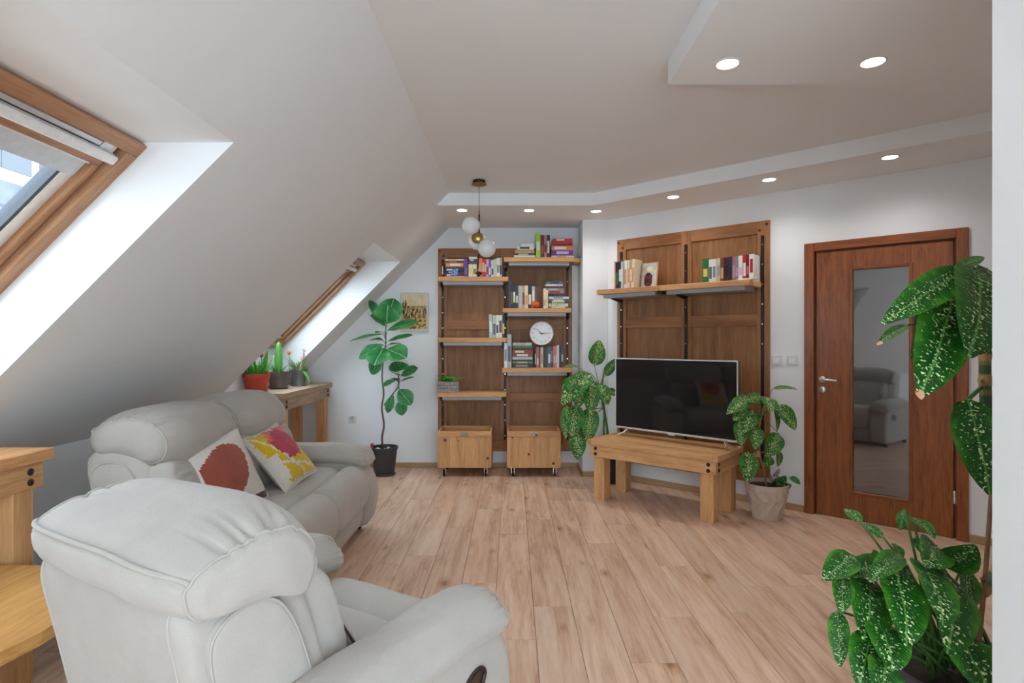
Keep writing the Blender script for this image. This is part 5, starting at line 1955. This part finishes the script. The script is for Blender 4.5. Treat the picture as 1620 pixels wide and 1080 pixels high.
def flower_pot(label, u, v, Y, r0, r1, h, col, ribs=True, saucer=False, metal=0.0):
    p = P(u, v, Y)
    t = thing('flower_pot', label, 'potted plant', (p.x, Y, CZ), 0, 'flower pots on the console')
    mt = plain('pot_' + label.split()[0], lin(*col), .5 if not metal else .35, metal=metal, var=.08)
    z0 = 0
    if saucer:
        MB().lathe([(r1 * 1.0, 0), (r1 * 1.18, .012), (r1 * 1.2, .018), (r1 * 1.1, .018)], 32).build('saucer', mt, t, smooth=40)
        z0 = .012
    m_ = MB()
    m_.lathe([(r1, z0), (r0 * .93, h * .72), (r0 * .95, h * .74)], 48, wob=ribbed if ribs else None, cap1=False)
    m_.lathe([(r0 * .96, h * .74), (r0, h * .78), (r0 * 1.02, h), (r0 * .93, h), (r0 * .9, h * .85)], 48, cap0=False, cap1=False)
    m_.build('pot', mt, t, smooth=30)
    MB().lathe([(.0005, h * .9), (r0 * .92, h * .88)], 24, cap0=False, cap1=False).build('soil', SOIL_M, t)
    return t


fa = flower_pot('terracotta red ribbed flower pot with grass and a tulip', 406, 612, 4.78, .105, .078, .155, (190, 68, 44))
fb = flower_pot('taupe ribbed flower pot with a tall green cactus and saucer', 441, 608, 5.10, .092, .072, .15, (104, 90, 86), saucer=True)
fc_ = flower_pot('grey metal flower pot with pale succulents and pink flower', 473, 606, 5.42, .082, .072, .155, (120, 120, 124), ribs=False, metal=.6)
random.seed(21)


def tuft(t, h, n, r, lmin, lmax, mat_, w=.011, up=.5):
    for k in range(n):
        a = random.uniform(0, 2 * PI)
        rr = r * math.sqrt(random.random())
        b = Vector((rr * math.cos(a), rr * math.sin(a), h * .9))
        L = random.uniform(lmin, lmax)
        tp = b + Vector((math.cos(a) * L * .75, math.sin(a) * L * .75, L * random.uniform(up * .5, up * 1.4)))
        leaf(b, tp, w, L * .25, (0, 0, 1), .2, n=5, m=1).build('blade', mat_, t, smooth=180)


tuft(fa, .155, 110, .085, .07, .13, GRASS_M, .012, .95)
tuft(fb, .15, 18, .06, .06, .13, GRASS_M, .014, .8)
tuft(fc_, .155, 60, .065, .05, .11, PALE_M, .012, 1.1)


def tulip(t, x, y, z0, z1, col, stemcol):
    s_ = MB().tube(bez((x, y, z0), (x + .005, y, (z0 + z1) / 2), (x, y, z1), 6), .0028, 6).build('stem', stemcol, t, smooth=180)
    for k in range(6):
        a = 2 * PI * k / 6
        b = Vector((x, y, z1))
        leaf(b, b + Vector((math.cos(a) * .008, math.sin(a) * .008, .042)), .026, .014, (math.cos(a), math.sin(a), .1), .0, n=6, m=2).build('petal', col, s_, smooth=180)


tulip(fa, .05, -.02, .14, .285, plain('tulip_pink', lin(196, 74, 96), .5, var=.15), STEM_M)
leaf((.06, -.01, .16), (.10, -.02, .35), .04, .02, (.3, -1, .3)).build('leaf', GRASS_M, fa, smooth=180)
tulip(fb, .085, .02, .14, .30, plain('tulip_orange', lin(216, 140, 72), .5, var=.15), STEM_M)
MB().sphere((.0, .0, .255), .031, 20, 14, 5.3, fn=lambda k, n, z: 1 + .13 * math.cos(5 * 2 * PI * k / n)).build('cactus', plain('cactus_green', lin(96, 170, 84), .55, var=.12), fb, smooth=80)
MB().sphere((-.045, .0, .21), .02, 14, 10, 4.4, fn=lambda k, n, z: 1 + .12 * math.cos(5 * 2 * PI * k / n)).build('cactus', plain('cactus_pale', lin(186, 206, 180), .55, var=.1), fb, smooth=80)
PF = plain('orchid_pink', lin(214, 106, 124), .5, var=.15)
s_ = MB().tube(bez((.035, -.01, .14), (.05, -.01, .24), (.048, -.01, .34), 6), .004, 6).build('flower_stem', PF, fc_, smooth=180)
for k in range(9):
    c = Vector((.048 + random.uniform(-.014, .014), -.012 + random.uniform(-.01, .01), .22 + .015 * k))
    leaf(c, c + Vector((random.uniform(-.022, .022), -.01, .012)), .012, .004, (0, -1, .3), n=4, m=1).build('petal', PF, s_, smooth=180)
leaf((.045, -.05, .15), (.135, -.09, .015), .022, 0, (0, -1, .6), sag=(.03, -.02, .04)).build('leaf', GRASS_M, fc_, smooth=180)

# cushions on the sofa and in the armchair
pillow('scatter_cushion', 'cream ribbed cushion with a rust half oval on the sofa', (-1.35, 2.86, .462), (math.radians(-22), math.radians(-8), math.radians(78)), .40, .13, [CR, RU, PW_, CR], rust_fn)
pillow('scatter_cushion', 'mustard and raspberry cushion tipped on its corner on the sofa', (-1.25, 3.40, .482), (math.radians(-40), math.radians(-6), math.radians(84)), .40, .14, [CR, YE, MG, PK, CR], sunny_fn)
cd = Vector((math.cos(math.radians(60)), math.sin(math.radians(60))))
cl = Vector((-cd.y, cd.x))
pp = Vector(CH) + cd * .065 + cl * -.04
pillow('scatter_cushion', 'plain grey cushion with plum piping leaning in the armchair', (pp.x, pp.y, .455), (math.radians(-30), 0, math.radians(150)), .36, .09, [CHAIR_M, PW_], lambda p, q: 0)
